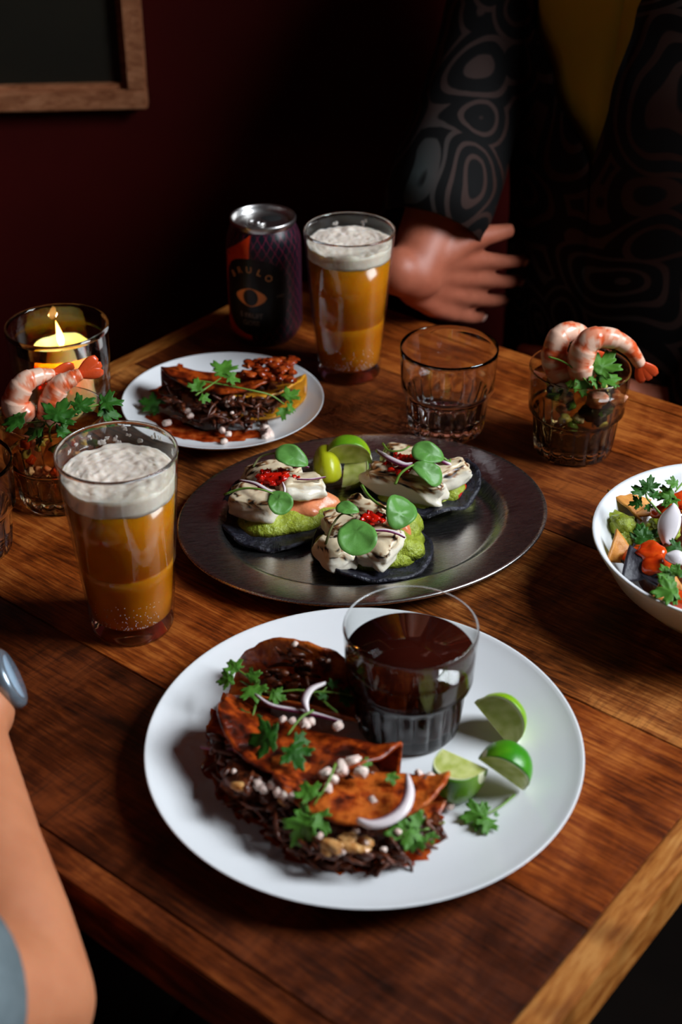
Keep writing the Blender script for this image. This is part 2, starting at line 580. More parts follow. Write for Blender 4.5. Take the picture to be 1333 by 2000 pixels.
# brushed steel with fine concentric wear
t = NT('brushed_steel')
b = t.principled(rough=0.3, metal=1.0)
mp = t.n('Mapping'); mp.inputs['Scale'].default_value = (60, 1100, 60); t.l(t.coord(), mp.inputs[0])
g = t.noise(mp.outputs[0], 1.0, 5, 0.6)
t.l(t.ramp(g, [(0.3, (0.52, 0.50, 0.485)), (0.7, (0.60, 0.58, 0.565))]), b.inputs['Base Color'])
t.l(t.ramp(g, [(0.3, (0.24,) * 3), (0.7, (0.31,) * 3)]), b.inputs['Roughness'])
t.l(t.bump(g, 0.02, 0.0002), b.inputs['Normal'])
M['steel'] = t.done(b.outputs[0])

# can print: dark ground with a fine purple honeycomb of lozenges that runs round the can
t = NT('can_print')
b = t.principled(rough=0.3, spec=0.6)
sp = t.n('SeparateXYZ'); t.l(t.coord(), sp.inputs[0])
ang = t.math('MULTIPLY', t.math('ARCTAN2', sp.outputs[0], sp.outputs[1]), 0.038)
k = 2 * pi / 0.017
s1 = t.math('SINE', t.math('MULTIPLY', t.math('ADD', ang, t.math('MULTIPLY', sp.outputs[2], 0.6)), k))
s2 = t.math('SINE', t.math('MULTIPLY', t.math('SUBTRACT', ang, t.math('MULTIPLY', sp.outputs[2], 0.6)), k))
mn = t.math('MINIMUM', t.math('ABSOLUTE', s1), t.math('ABSOLUTE', s2))
t.l(t.ramp(mn, [(0.0, lin((150, 40, 66))), (0.09, lin((110, 30, 56))), (0.16, lin((22, 20, 30))), (1.0, lin((16, 24, 32)))]), b.inputs['Base Color'])
M['can_print'] = t.done(b.outputs[0])

# black shirt cloth with brown and grey scrolls and rings
t = NT('scroll_cloth')
b = t.principled(rough=0.85, spec=0.2)
co = t.coord()
vo = t.n('TexVoronoi'); vo.inputs['Scale'].default_value = 11.0; vo.inputs['Randomness'].default_value = 0.8
ds = t.n('TexNoise'); ds.inputs['Scale'].default_value = 7.0; ds.inputs['Detail'].default_value = 1.0; t.l(co, ds.inputs['Vector'])
vm = t.n('VectorMath', operation='MULTIPLY_ADD'); vm.inputs[1].default_value = (0.16, 0.16, 0.16)
t.l(ds.outputs['Color'], vm.inputs[0]); t.l(co, vm.inputs[2]); t.l(vm.outputs[0], vo.inputs['Vector'])
rings = t.math('SINE', t.math('MULTIPLY', vo.outputs['Distance'], 32.0))
fac = t.ramp(rings, [(0.35, (0, 0, 0)), (0.62, (1, 1, 1))])
tone = t.ramp(t.noise(co, 3.0, 2), [(0.4, lin((44, 22, 14))), (0.52, lin((58, 44, 40))), (0.64, lin((50, 64, 64)))])
t.l(t.mixc(fac, lin((8, 7, 7)), tone), b.inputs['Base Color'])
M['scroll'] = t.done(b.outputs[0])

# candle flame
t = NT('flame')
e = t.n('Emission'); e.inputs[1].default_value = 1.0
sp = t.n('SeparateXYZ'); t.l(t.coord(), sp.inputs[0])
rr = t.ramp(t.math('MULTIPLY', sp.outputs[2], 1 / 0.028), [(0.0, (5.0, 1.5, 0.2)), (0.35, (16.0, 8.0, 2.2)), (1.0, (10.0, 3.6, 0.6))])
t.l(rr, e.inputs[0])
M['flame'] = t.done(e.outputs[0])

# ------------------------------------------------------------------ the room
X0, X1, Y0 = -1.9, WIN_X, -1.7
wall_rot = radians(4.0)


def struct(name, vf, mat, parent=None, loc=None, smooth=False, label=None):
    o = obj(name, vf, mat, parent, loc, smooth=smooth)
    if parent is None:
        o['kind'] = 'structure'
    if label: o['label'] = label
    return o


struct('floor', box(X0, X1 + .1, Y0, 2.2, -0.05, 0), M['floor'], label='dark boards under the table')
struct('ceiling', box(X0, X1 + .1, Y0, 2.2, 2.75, 2.8), M['ceiling'], label='dim ceiling above the table')
WALL_Y = 1.80
wb = struct('wall_back', box(-2.4, 2.4, 0, 0.1, 0, 2.75), M['wall'], loc=(0, WALL_Y, 0), label='dark red painted wall behind the table')
wb.rotation_euler = (0, 0, wall_rot)
struct('wall_left', box(X0 - .1, X0, Y0, 2.2, 0, 2.75), M['wall'], label='dark red side wall out of the light')
struct('wall_front', box(X0, X1 + .1, Y0 - .1, Y0, 0, 2.75), M['wall'], label='dark wall across the room')
# right wall with a window opening
wy0, wy1, wz0, wz1 = WIN_Y - WIN_W / 2, WIN_Y + WIN_W / 2, WIN_Z - WIN_H / 2, WIN_Z + WIN_H / 2
struct('wall_right', merge([box(X1, X1 + .1, Y0, wy0, 0, 2.75), box(X1, X1 + .1, wy1, 2.2, 0, 2.75), box(X1, X1 + .1, wy0, wy1, 0, wz0), box(X1, X1 + .1, wy0, wy1, wz1, 2.75)]), M['wall'], label='dark red wall with the daylight window')
w = thing('window_1', 'tall white window in the side wall that lights the table', 'window', (X1 + .05, WIN_Y, wz0))
w['kind'] = 'structure'
del w['category']
fr = 0.035
for a in (box(-.02, .02, -WIN_W / 2, -WIN_W / 2 + fr, 0, WIN_H), box(-.02, .02, WIN_W / 2 - fr, WIN_W / 2, 0, WIN_H), box(-.02, .02, -WIN_W / 2 + fr, WIN_W / 2 - fr, 0, fr), box(-.02, .02, -WIN_W / 2 + fr, WIN_W / 2 - fr, WIN_H - fr, WIN_H)):
    obj('window_frame', a, M['china'], w, smooth=False)
obj('pane', box(-.003, .003, -WIN_W / 2 + fr, WIN_W / 2 - fr, fr, WIN_H - fr), M['window_glass'], w, smooth=False)

# framed picture on the back wall
mw = Matrix.Translation((0, WALL_Y, 0)) @ Matrix.Rotation(wall_rot, 4, 'Z')


def on_wall(px, py, off):
    d = PD(px, py, 1.0) - cam.location
    nrm = mw.to_3x3() @ Vector((0, -1, 0))
    p0 = mw @ Vector((0, -off, 0))
    return cam.location + d * ((p0 - cam.location).dot(nrm) / d.dot(nrm))


c1 = mw.inverted() @ on_wall(289, 214, 0.028)
pw, ph, fw = 0.46, 0.60, 0.024
pic = thing('picture_frame', 'pale wooden picture frame around a dark print on the red wall', 'picture', mw @ Vector((c1.x, 0, c1.z)), wall_rot)
for nm, bx in (('frame_rail', (-pw, 0, -.028, -.004, 0, fw)), ('frame_rail', (-pw, 0, -.028, -.004, ph - fw, ph)), ('frame_stile', (-fw, 0, -.028, -.004, fw, ph - fw)), ('frame_stile', (-pw, -pw + fw, -.028, -.004, fw, ph - fw))):
    obj(nm, bevel_box(*bx, 0.002), M['frame_wood'], pic, smooth=False)
for bx in ((-pw + fw, -fw, -.018, -.008, fw, fw + .006), (-fw - .006, -fw, -.018, -.008, fw, ph - fw)):
    obj('inner_lip', box(*bx), M['frame_wood'], pic, smooth=False)
obj('print', box(-pw + fw - .004, -fw + .004, -.010, -.005, fw - .004, ph - fw + .004), M['print'], pic, smooth=False)

# ------------------------------------------------------------------ the table
TB = (0.059, 0.425)
TL, TW = 0.772, 0.777
tb = thing('dining_table', 'square wooden table of reddish-brown planks with pale edge strips', 'table', (TB[0], TB[1], TZ), radians(-38.5))
ES = 0.0205
seams = [ES, .165, .339, .512, .66, TW - ES]
pmats = ['wood_dark', 'wood_mid', 'wood_brown', 'wood_red', 'wood_mid']
for i in range(5):
    obj('plank', bevel_box(-TL + ES + .0003, -ES - .0003, seams[i] + .0003, seams[i + 1] - .0003, -.03, 0, 0.0006), M[pmats[i]], tb, smooth=False)
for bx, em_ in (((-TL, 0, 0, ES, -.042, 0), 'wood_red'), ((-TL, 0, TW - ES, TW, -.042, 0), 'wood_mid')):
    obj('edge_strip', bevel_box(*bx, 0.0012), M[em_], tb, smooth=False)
em = Matrix.Rotation(radians(90), 4, 'Z')
for x0 in (0.0, -TL + ES):   # strips across the plank ends: grain runs along their own length
    obj('edge_strip', bevel_box(ES, TW - ES, -x0, -x0 + ES, -.042, 0, 0.0012), M['wood_edge'], tb, mat=em, smooth=False)
for bx in ((-TL + .05, -.05, .05, .07), (-TL + .05, -.05, TW - .07, TW - .05)):
    obj('apron_rail', box(*bx, -.07, -.031), M['black_metal'], tb, smooth=False)
obj('pedestal', tube([(-TL / 2, TW / 2, -.72), (-TL / 2, TW / 2, -.032)], .038, 24), M['black_metal'], tb)
obj('foot_plate', lathe([(0, -TZ + .02), (.05, -TZ + .02), (.21, -TZ + .012), (.215, -TZ + .001), (0, -TZ + .001)], 48), M['black_metal'], tb, loc=(-TL / 2, TW / 2, 0))

# ------------------------------------------------------------------ plates, platter, bowl
PLATE = Vector((0.0152, 0.7075, TZ))


def plate_prof(R, h, tk=.0035):
    r = R
    return [(0, .0015), (r * .5, .0015), (r * .54, 0), (r * .57, 0), (r * .60, .0018), (r * .78, h * .30), (r * .92, h * .66), (r * .985, h * .90), (r, h * .985), (r * .9985, h), (r * .99, h * .995), (r * .975, h * .93),
            (r * .92, h * .66 + tk * .8), (r * .80, h * .30 + tk), (r * .66, .0028 + tk * .8), (r * .5, .002 + tk * .8), (0, .002 + tk * .8)]


pl = obj('dinner_plate', lathe(plate_prof(.1448, .0215), 128), M['china'], loc=PLATE)
tag(pl, 'large white dinner plate carrying three tacos and a glass of broth', 'plate')
SPLATE = Vector((-0.1118, 1.1876, TZ))
spl = obj('side_plate', lathe(plate_prof(.0956, .018, .003), 96), M['china'], loc=SPLATE)
tag(spl, 'small white plate with one saucy taco beside the candle', 'plate')

PLATTER = Vector((0.019, 0.993, TZ))
prof = [(0, .0008), (.70, .0008), (.735, .0012), (.775, .0095), (.80, .0118), (.97, .0138), (.995, .0134), (1.0, .0146), (.992, .0160), (.975, .0156), (.80, .0134), (.765, .0115), (.725, .0034), (.69, .0022), (0, .0022)]
platter = obj('serving_platter', lathe(prof, 128, None, .156, .1275), M['steel'], loc=PLATTER)
platter.rotation_euler = (0, 0, radians(16))
tag(platter, 'oval brushed steel platter holding three fish tostadas', 'platter')

BOWL = Vector((0.301, 0.886, TZ))
bp = [(0, .003), (.04, .003), (.043, 0), (.048, 0), (.05, .004), (.075, .014), (.095, .033), (.108, .055), (.1112, .0605), (.1105, .0615), (.1075, .0605), (.103, .054), (.091, .036), (.072, .0185), (.045, .0085), (0, .0075)]
bowl = obj('salad_bowl', lathe(bp, 96), M['china'], loc=BOWL)
tag(bowl, 'white bowl heaped with loaded tortilla chips and cilantro', 'bowl')


# ------------------------------------------------------------------ glassware
def tumbler_profile(s=1.0):
    outer = [(0, .0035), (.026, .0032), (.031, .0005), (.0335, .0005), (.0352, .003), (.0362, .008), (.0374, .020), (.0386, .034), (.0390, .0385), (.0396, .0402), (.0418, .0415), (.0428, .0432), (.0430, .046),
             (.0436, .060), (.0446, .078), (.0449, .0832), (.0446, .0842), (.0440, .0844), (.0434, .0840)]
    inner = [(.0431, .080), (.0420, .060), (.0412, .046), (.0400, .0418), (.0362, .0392), (.0350, .036), (.0340, .022), (.0325, .0135), (.029, .0108), (.018, .0100), (0, .0098)]
    return outer, inner


def tumbler_flute(r, z, a):
    if .004 < z < .0388 and r > .0351 + z * .06:
        k = min(1, (z - .003) / .004) * min(1, max(0, (.0395 - z) / .003))
        return r - .0020 * k * (1 - abs(sin(a * 10)) ** 0.7)
    return r


def tumbler(name, label, loc, rot=0.0, group=None, clear=False):
    root = thing(name, label, 'glass', loc, rot, group)
    o, i = tumbler_profile()
    v, f = lathe(o + i, 240, tumbler_flute)
    fm = [1 if (clear and .0435 < (sum(v[k][2] for k in q) / len(q)) < .0825) else 0 for q in f]
    obj('glass_body', (v, f), [M['glass'], M['thin']], root, fmat=fm)
    return root


def ring_at(prof, z):
    best = prof[0][0]
    for (r0, z0), (r1, z1) in zip(prof, prof[1:]):
        if min(z0, z1) <= z <= max(z0, z1) and abs(z1 - z0) > 1e-9:
            return r0 + (r1 - r0) * (z - z0) / (z1 - z0)
    return best


def liquid(zb, zt, n=64, over=.0003, low=.0):
    inner = tumbler_profile()[1][::-1]
    pr = [(0, zb)] + [(max(0, ring_at(inner, max(z, .0105)) + over + (low if z < .036 else 0)), z) for z in [zb + (zt - zb) * k / 14 for k in range(15)]] + [(0, zt)]
    return lathe(pr, n)


t_empty = tumbler('water_glass', 'empty fluted glass tumbler standing between the tall beer and the shrimp cocktail', P(871, 834, 0), 0.1)
t_edge = tumbler('water_glass', 'empty fluted tumbler cut off by the left picture edge', P(-60, 1072, 0), 0.3)
t_broth = tumbler('broth_glass', 'fluted tumbler of dark red-brown broth standing on the large plate', P(797, 1412, .005), 0.05, clear=True)
obj('broth', liquid(.0085, .0625, over=.0010, low=.0010), M['coffee'], t_broth)
t_shr = tumbler('shrimp_cocktail_glass', 'fluted tumbler of dark shrimp cocktail near the far table edge', P(1118, 876, 0), 0.2, clear=True)
t_shl = tumbler('shrimp_cocktail_glass', 'fluted tumbler of amber shrimp cocktail in front of the candle', P(122, 968, 0), 0.0, clear=True)
obj('broth', liquid(.0102, .0700), M['broth_dark'], t_shr)
obj('broth', liquid(.0102, .0660), M['broth_clear'], t_shl)


# pints
def pint(label, loc, foam_z, rough_top, seed, lacing):
    root = thing('beer_glass', label, 'glass', loc, 0.0, 'tall glasses of beer')
    R = lambda z: .0312 + (.0438 - .0312) * (z / .152)
    w_ = .0017
    outer = [(0, .0022), (.025, .002), (.0285, .0002), (.0302, .0004), (.0312, .003)] + [(R(z), z) for z in (.01, .03, .0605)] + [(R(.0612) + .00025, .0612)] + [(R(z), z) for z in (.062, .09, .12, .149)] + [(R(.1515) - .0003, .1517), (R(.152) - .0009, .1522), (R(.1515) - .0016, .1515)]
    inner = [(R(z) - w_, z) for z in (.148, .12, .09, .06, .03, .016)] + [(R(.013) - .004, .0135), (.015, .0125), (0, .0122)]
    gv, gf = lathe(outer + inner, 96)
    obj('glass_body', (gv, gf), [M['thin'], M['glass']], root, fmat=[1 if max(gv[k][2] for k in q) > .1495 or max(gv[k][2] for k in q) < .0035 else 0 for q in gf])
    beer = [(0, .0128), (R(.0145) - .004, .0136), (R(.017) - w_ - .0001, .017)] + [(R(z) - w_ - .0001, z) for z in (.03, .05, .0600)] + [(R(.0612) - w_ - .0016, .0612)] + [(R(z) - w_ - .0001, z) for z in (.0624, .09, foam_z[0])] + [(0, foam_z[0])]
    obj('beer', lathe(beer, 96), M['beer'], root)
    # foam: uneven underside ring, heaped top
    n, rings = 96, 64
    v, f = [], []
    zb, zt = foam_z
    rr = [(R(zb) - w_ - .00005, zb - .0015, 0)] + [(R(zb + (zt - zb) * q) - w_ - .0001, zb + (zt - zb) * q, 0) for q in (.1, .4, .7, 1.0)]
    rr += [((R(zt) - w_) * (1 - (i / rings)), zt, i / rings) for i in range(1, rings)]
    for j, (r, z, q) in enumerate(rr):
        for i in range(n):
            a = 2 * pi * i / n
            zz = z
            x, y = r * cos(a), r * sin(a)
            if j == 0: zz += .0016 * n3((cos(a) * 3, sin(a) * 3, 0), 1, seed)
            if j >= 4:
                e = n3((x * 50, y * 50, 0), 1, seed + 3)
                zz += rough_top * (.9 * e * (1 - q) * min(1, r / .012) + 1.3 * sin(min(1, q * 1.6) * pi / 2) * .6) + (.0012 * n3((x, y, 0), 140, seed) + .0007 * n3((x, y, 0), 250, seed)) * min(1, r / .012)
                h_ = n3((x, y, 0), 300, seed + 8)
                zz -= .005 * max(0, h_ - .38) * min(1, max(0, r - .014) / .008)
            v.append((x, y, zz))
    c0 = len(v); v.append((0, 0, rr[-1][1] + rough_top * .78))
    c1_ = len(v); v.append((0, 0, zb - .001))
    for j in range(len(rr) - 1):
        for i in range(n):
            k = (i + 1) % n
            f.append((j * n + i, j * n + k, (j + 1) * n + k, (j + 1) * n + i))
    for i in range(n):
        k = (i + 1) % n
        f.append(((len(rr) - 1) * n + i, (len(rr) - 1) * n + k, c0))
        f.append((k, i, c1_))
    obj('foam', (v, f), M['foam'], root)
    parts = []
    for a_, z_, s_ in lacing:
        r = R(z_) - w_ - .0004
        mt = basis(Vector((-sin(a_), cos(a_), 0)), Vector((cos(a_), sin(a_), 0)), (r * cos(a_), r * sin(a_), z_))
        for kk in range(4):
            parts.append(xf(blob((random.uniform(-s_, s_), random.uniform(-s_, s_) * 1.2, 0), (s_ * random.uniform(.4, .9), s_ * random.uniform(.4, 1.1), .00015), 2, .45, 2.0, kk + seed), mt))
    if parts:
        lc = obj('foam_lacing', merge(parts), M['foam'], root); lc['kind'] = 'stuff'
    bub = []
    for kk in range(110):
        a_ = random.uniform(-2.4, -.7); z_ = .0165 + .022 * random.random() ** 2.2
        r = R(z_) - w_ - .00005
        bub.append(blob((r * cos(a_), r * sin(a_), z_), random.uniform(.00025, .0005), 1, 0))
    bb = obj('bubbles', merge(bub), M['foam'], root); bb['kind'] = 'stuff'
    return root


lac = [(1.9, .139, .0016), (2.2, .143, .0012), (1.55, .146, .0016), (1.5, .141, .0012), (1.0, .144, .0022), (.85, .1435, .0014), (2.5, .142, .0014), (2.7, .139, .0016), (.4, .141, .002), (1.7, .137, .0022), (2.0, .136, .0022), (1.3, .137, .0016)]
pint('tall tapered glass of hazy golden beer beside the large dinner plate', P(260, 1216, 0), (.1205, .1340), .0022, 2.0, lac)
pint('tall tapered glass of golden beer next to the dark can', P(682, 726, 0), (.1270, .1385), .0020, 6.0, [(1.2, .1425, .002), (1.9, .142, .002)])

# ------------------------------------------------------------------ candle in its holder
cz = .098
cpos = P(110, 634, cz); cpos.z = TZ
ch = thing('candle_holder', 'cut glass candle holder with a lit candle inside at the wall side', 'candle holder', cpos)
Rc = .0472
pr = [(0, .003), (.034, .003), (.038, .0006), (.0405, .001), (.042, .004), (.0428, .02), (.0445, .05), (.0462, .08), (Rc, cz - .002), (Rc - .0006, cz), (Rc - .0024, cz), (Rc - .0032, cz - .002), (.0428, .08), (.0405, .05), (.0385, .02), (.036, .0125), (0, .0115)]


def cut(r, z, a):
    if .012 < z < .066 and r > .0419:
        k = min(1, (z - .012) / .006) * min(1, (.066 - z) / .006)
        return r - .0016 * k * min(abs(sin(a * 6 + z * 90)), abs(sin(a * 6 - z * 90)))
    return r


# extra rings so that the cut pattern has geometry
pr2 = []
for (r0, z0), (r1, z1) in zip(pr, pr[1:]):
    nn = 8 if (r0 > .0419 and r1 > .0419 and .003 < z0 < .081 and z1 > z0) else 1
    pr2 += [(r0 + (r1 - r0) * k / nn, z0 + (z1 - z0) * k / nn) for k in range(nn)]
pr2.append(pr[-1])
gv, gf = lathe(pr2, 144, cut)
obj('glass_body', (gv, gf), [M['thin_cut'], M['glass']], ch, fmat=[1 if max(gv[k][2] for k in q) > cz - .0025 else 0 for q in gf])
cd = thing('candle', 'lit cream pillar candle burning inside the cut glass holder', 'candle', (cpos.x + .002, cpos.y, TZ + .0122))
CH = .066


def cand(r, z, a):
    e = 1 + .02 * n3((cos(a), sin(a), z * 30), 1.5, 3)
    return r * e


v, f = lathe([(0, 0), (.0255, 0), (.0265, .002)] + [(.0266 + .0006 * sin(z * 200), z) for z in (.01, .02, .03, .04, .05)] + [(.0268, CH - .005), (.0262, CH - .0012), (.0250, CH), (.0240, CH - .001), (.0226, CH - .006), (.019, CH - .0105), (.012, CH - .0122), (.004, CH - .0126), (0, CH - .0126)], 64, cand)
v = [Vector((x, y, z + (.0025 * n3((x * 60, y * 60, 0), 1, 5) + .05 * x if z > CH - .003 else 0))) for x, y, z in v]
obj('wax', (v, f), M['wax'], cd)
obj('wick', tube([(0, 0, CH - .013), (.0002, 0, CH - .008), (.0008, 0, CH - .003)], .0008, 8), M['wick'], cd)
fl = [(0, 0), (.0014, .0012), (.0030, .006), (.0034, .0095), (.0029, .0145), (.0019, .020), (.0009, .0250), (0, .0285)]
v, f = lathe(fl, 24)
v = [Vector((x - .9 * z * z * 4, y, z)) for x, y, z in v]
obj('flame', (v, f), M['flame'], cd, loc=(.0006, 0, CH - .0045))
pl_ = bpy.data.lights.new('candle_light', 'POINT')
pl_.energy = 2.4
pl_.color = (1.0, 0.38, 0.10)
pl_.shadow_soft_size = 0.004
plo = bpy.data.objects.new('candle_light', pl_)
plo.parent = cd
plo.location = (0, 0, CH + .004)
COL.objects.link(plo)

# ------------------------------------------------------------------ drinks can
CR, CHH = .038, .1265
can_p = P(521, 654, 0)
can = thing('drinks_can', 'black and orange drinks can with an eye on its label', 'can', can_p)
body = [(0, .006), (.02, .006), (.026, .001), (.0275, 0), (.029, .001), (.033, .006), (.0365, .012), (.0378, .017), (CR, .022), (CR, .104), (.0375, .1095), (.0362, .1150), (.0342, .1205), (.0320, .1250)]
obj('can_body', lathe(body, 96), M['can_print'], can)
lid = [(.0320, .1248), (.0324, .1260), (.0332, .1280), (.0333, .1305), (.0326, .1320), (.0316, .1317), (.0310, .1300), (.0300, .1250), (.0287, .1240), (.0277, .1255), (.020, .1261), (0, .1261)]
obj('lid', lathe(lid, 96), M['can_metal'], can)
obj('pour_hole', lathe([(0, .1264), (.0085, .1264), (.0088, .1262)], 32, None, 1.15, .9), M['can_hole'], can, loc=(.008, .008, 0))
tabm = merge([tube([(.0085 * cos(a), .006 * sin(a), 0) for a in [2 * pi * k / 24 for k in range(25)]], .0012, 8, caps=False), box(-.003, .003, -.002, .002, -.001, .0008)])
obj('pull_tab', tabm, M['can_metal'], can, loc=(-.006, -.007, .1275))


def wrap(pts2, eps):
    """(arc metres, height) -> on the can; 0 faces the camera."""
    out = []
    for s, z in pts2:
        r = CR if .022 <= z <= .104 else ring_at(body, z)
        out.append(Vector(((r + eps) * sin(s / CR), -(r + eps) * cos(s / CR), z)))
    return out


def can_patch(name, outline, eps, mat, rows=14):
    """A printed area given by (z, left, right) rows, laid round the can."""
    v, f = [], []
    m = 24
    zs = sorted(outline)
    for z, a, c in zs:
        v += wrap([(a + (c - a) * k / m, z) for k in range(m + 1)], eps)
    for i in range(len(zs) - 1):
        for k in range(m):
            q = i * (m + 1) + k
            f.append((q, q + 1, q + m + 2, q + m + 1))
    return obj(name, (v, f), mat, can)


def disc_rows(cs, cz_, rx, rz, p=2.0, n=28):
    rows = []
    for k in range(n + 1):
        z = -rz * cos(pi * k / n)
        h_ = rx * max(0.0, 1 - abs(z / rz) ** p) ** (1 / p)
        rows.append((cz_ + z, cs - h_, cs + h_))
    return rows


rad = CR * pi / 180
orange = []
for k in range(41):
    z = .010 + (.1235 - .010) * k / 40
    lf = -88 if z < .098 else -88 + 68 * ((z - .098) / .0255) ** .75
    orange.append((z, lf * rad, -20 * rad))
can_patch('orange_print', orange, .00012, M['can_orange'])
can_patch('label_print', disc_rows(-17 * rad, .0590, .0385, .0415, 2.3), .00030, M['can_black'])
can_patch('eye_print', disc_rows(-20 * rad, .0590, .0170, .0100, 1.55), .00045, M['can_peach'])
can_patch('pupil_print', disc_rows(-20 * rad, .0590, .0080, .0090), .00060, M['can_black'])


def can_text(txt, s0, z0, size, rot=0.0, mat='can_peach'):
    cu = bpy.data.curves.new('txt', 'FONT')
    cu.body = txt; cu.size = size; cu.align_x = 'CENTER'; cu.align_y = 'CENTER'; cu.offset = size * .012
    to = bpy.data.objects.new('txt', cu)
    COL.objects.link(to)
    dg = bpy.context.evaluated_depsgraph_get()
    me = bpy.data.meshes.new_from_object(to.evaluated_get(dg))
    bpy.data.objects.remove(to)
    for vv in me.vertices:
        x, y = vv.co.x * cos(rot) - vv.co.y * sin(rot), vv.co.x * sin(rot) + vv.co.y * cos(rot)
        vv.co = wrap([(s0 + x, z0 + y)], .00050)[0]
    me.name = 'lettering'
    me.materials.clear(); me.materials.append(M[mat])
    return link('lettering', me, can)


for ch_, an in zip('BRULO', (44, 22, 0, -22, -44)):
    a_ = radians(an)
    can_text(ch_, -21 * rad - .0285 * sin(a_), .0595 + .0290 * cos(a_), .0096, a_)
can_text('5 FRUIT', -20 * rad, .0388, .0074, 0, 'can_grey')
can_text('GOSE', -20 * rad, .0305, .0074, 0, 'can_grey')
can_text('DRY', 27 * rad, .0600, .0042, 0, 'can_grey')

# ------------------------------------------------------------------ herbs and garnish
def leaf_mesh(name, outline, mat, cup=0.12, seed=0.0, rings=5):
    """A leaf of unit length along +X: closed, thin, cupped and rippled."""
    c = Vector((0.42, 0, 0))
    n = len(outline)
    top, bot, f = [], [], []

    def z_of(x, y):
        return cup * (0.35 - (x - .45) ** 2 * 1.3) + 0.16 * abs(y) ** 1.2 + 0.07 * n3((x, y, 0), 3.2, seed) + .03 * n3((x, y, 0), 8, seed)

    pts = [c]
    for r in range(1, rings + 1):
        for p in outline:
            q = c + (Vector((p[0], p[1], 0)) - c) * (r / rings)
            pts.append(q)
    for p in pts:
        z = z_of(p.x, p.y)
        top.append((p.x, p.y, z + .006)); bot.append((p.x, p.y, z - .006))
    m = len(pts)
    for k in range(n):
        j = (k + 1) % n
        f.append((0, 1 + k, 1 + j)); f.append((m, m + 1 + j, m + 1 + k))
        for r in range(rings - 1):
            a, b_ = 1 + r * n, 1 + (r + 1) * n
            f.append((a + k, b_ + k, b_ + j, a + j)); f.append((m + a + k, m + a + j, m + b_ + j, m + b_ + k))
        e = 1 + (rings - 1) * n
        f.append((e + k, m + e + k, m + e + j, e + j))
    return make_mesh(name, top + bot, f, mat)


def cilantro_outline(seed, n=90):
    rs = random.Random(seed)
    lob = [(0, 1.0, .50), (radians(62 + rs.uniform(-6, 6)), .86, .46), (radians(-62 + rs.uniform(-6, 6)), .86, .46), (radians(118), .60, .40), (radians(-118), .60, .40)]
    out = []
    for k in range(n):
        a = -pi + 2 * pi * k / n
        r = .20
        for c, L, w_ in lob:
            d = (a - c + pi) % (2 * pi) - pi
            r = max(r, L * .62 * (.55 + .45 * cos(min(pi, abs(d) / w_ * 1.5))) if abs(d) < w_ * 2 else 0)
        r *= 1 + .11 * cos(a * 17 + seed) * (1 if abs(a) < 2.1 else 0)
        out.append((.38 + r * cos(a) * .98, r * sin(a)))
    return out


CIL = [leaf_mesh('cilantro_leaf', cilantro_outline(s), M['greens'], .2, s) for s in (1, 2, 3)]
CILD = [leaf_mesh('cilantro_leaf', cilantro_outline(s), M['greens_dark'], .2, s) for s in (4, 5)]
oval = lambda w_, p=1.0: [(.5 + .5 * cos(a), w_ * sin(a) * (1 + .25 * cos(a) * p)) for a in [2 * pi * k / 40 for k in range(40)]]
CRESS = [leaf_mesh('cress_leaf', oval(.44), M['cress'], .3, 1), leaf_mesh('cress_leaf', oval(.33), M['cress'], .35, 2)]


def put_leaf(root, me, base, tip, nrm=(0, -.45, 1), name='leaf'):
    """Leaf from a base point to a tip point (world), attached to root."""
    d = tip - base
    m = basis(d, Vector(nrm), base, d.length)
    o = bpy.data.objects.new(name, me)
    COL.objects.link(o)
    o.parent = root
    o.matrix_local = Matrix.Translation(-root.location) @ m
    return o


def stem(root, pts, r=.0009, mat='stem', name='stem'):
    pts = smooth_path([p - root.location for p in pts], 14)
    k = len(pts)
    return obj(name, tube(pts, [r * (1 - .35 * i / k) for i in range(k)], 7), M[mat], root)


def sprig(label, stems, leaves, dark=False, group=None, kinds=None, mat='stem', name='cilantro_sprig', r=.0009):
    """stems: lists of (px,py,h); leaves: ((px,py,h),(px,py,h)[,normal])."""
    b0 = P(*stems[0][0]) if stems else P(*leaves[0][0])
    root = thing(name, label, 'herb', b0, 0, group)
    for s_ in stems:
        stem(root, [P(*q) for q in s_], r, mat)
    pool = kinds or (CILD if dark else CIL)
    for i, lf in enumerate(leaves):
        put_leaf(root, pool[(i + len(label)) % len(pool)], P(*lf[0]), P(*lf[1]), lf[2] if len(lf) > 2 else (0, -.45, 1))
    return root


ONW, ONP = lin((236, 222, 222)), lin((112, 26, 74))


def onion_strip(pts, w_=.0022, tk=.0011, purple=True, n=18):
    """A sliver of red onion along the (world) points: pale with a purple skin side."""
    pts = smooth_path(pts, n)
    v, f, c = [], [], []
    m = len(pts)
    for i, p in enumerate(pts):
        t_ = (pts[min(i + 1, m - 1)] - pts[max(0, i - 1)]).normalized()
        q = i / (m - 1)
        s_ = w_ * (0.25 + 0.75 * sin(pi * min(.999, max(.001, q))) ** .6)
        side = t_.cross(Vector((0, 0, 1))).normalized()
        up = side.cross(t_)
        for a in range(8):
            an = 2 * pi * a / 8
            v.append(p + side * (cos(an) * s_) + up * (sin(an) * tk))
            c.append(ONP if (cos(an) > .5 and purple) else ONW)
    for i in range(m - 1):
        for k in range(8):
            j = (k + 1) % 8
            f.append((i * 8 + k, i * 8 + j, (i + 1) * 8 + j, (i + 1) * 8 + k))
    f.append(tuple(range(8))); f.append(tuple((m - 1) * 8 + k for k in range(8)))
    return v, f, c


def onion(label, pts, w_=.0022, tk=.0011, name='onion_slice'):
    wp = [P(*p) for p in pts]
    v, f, c = onion_strip(wp, w_, tk)
    o = obj(name, ([x - wp[0] for x in v], f), M['onion'], loc=wp[0], cols=c)
    return tag(o, label, 'onion')


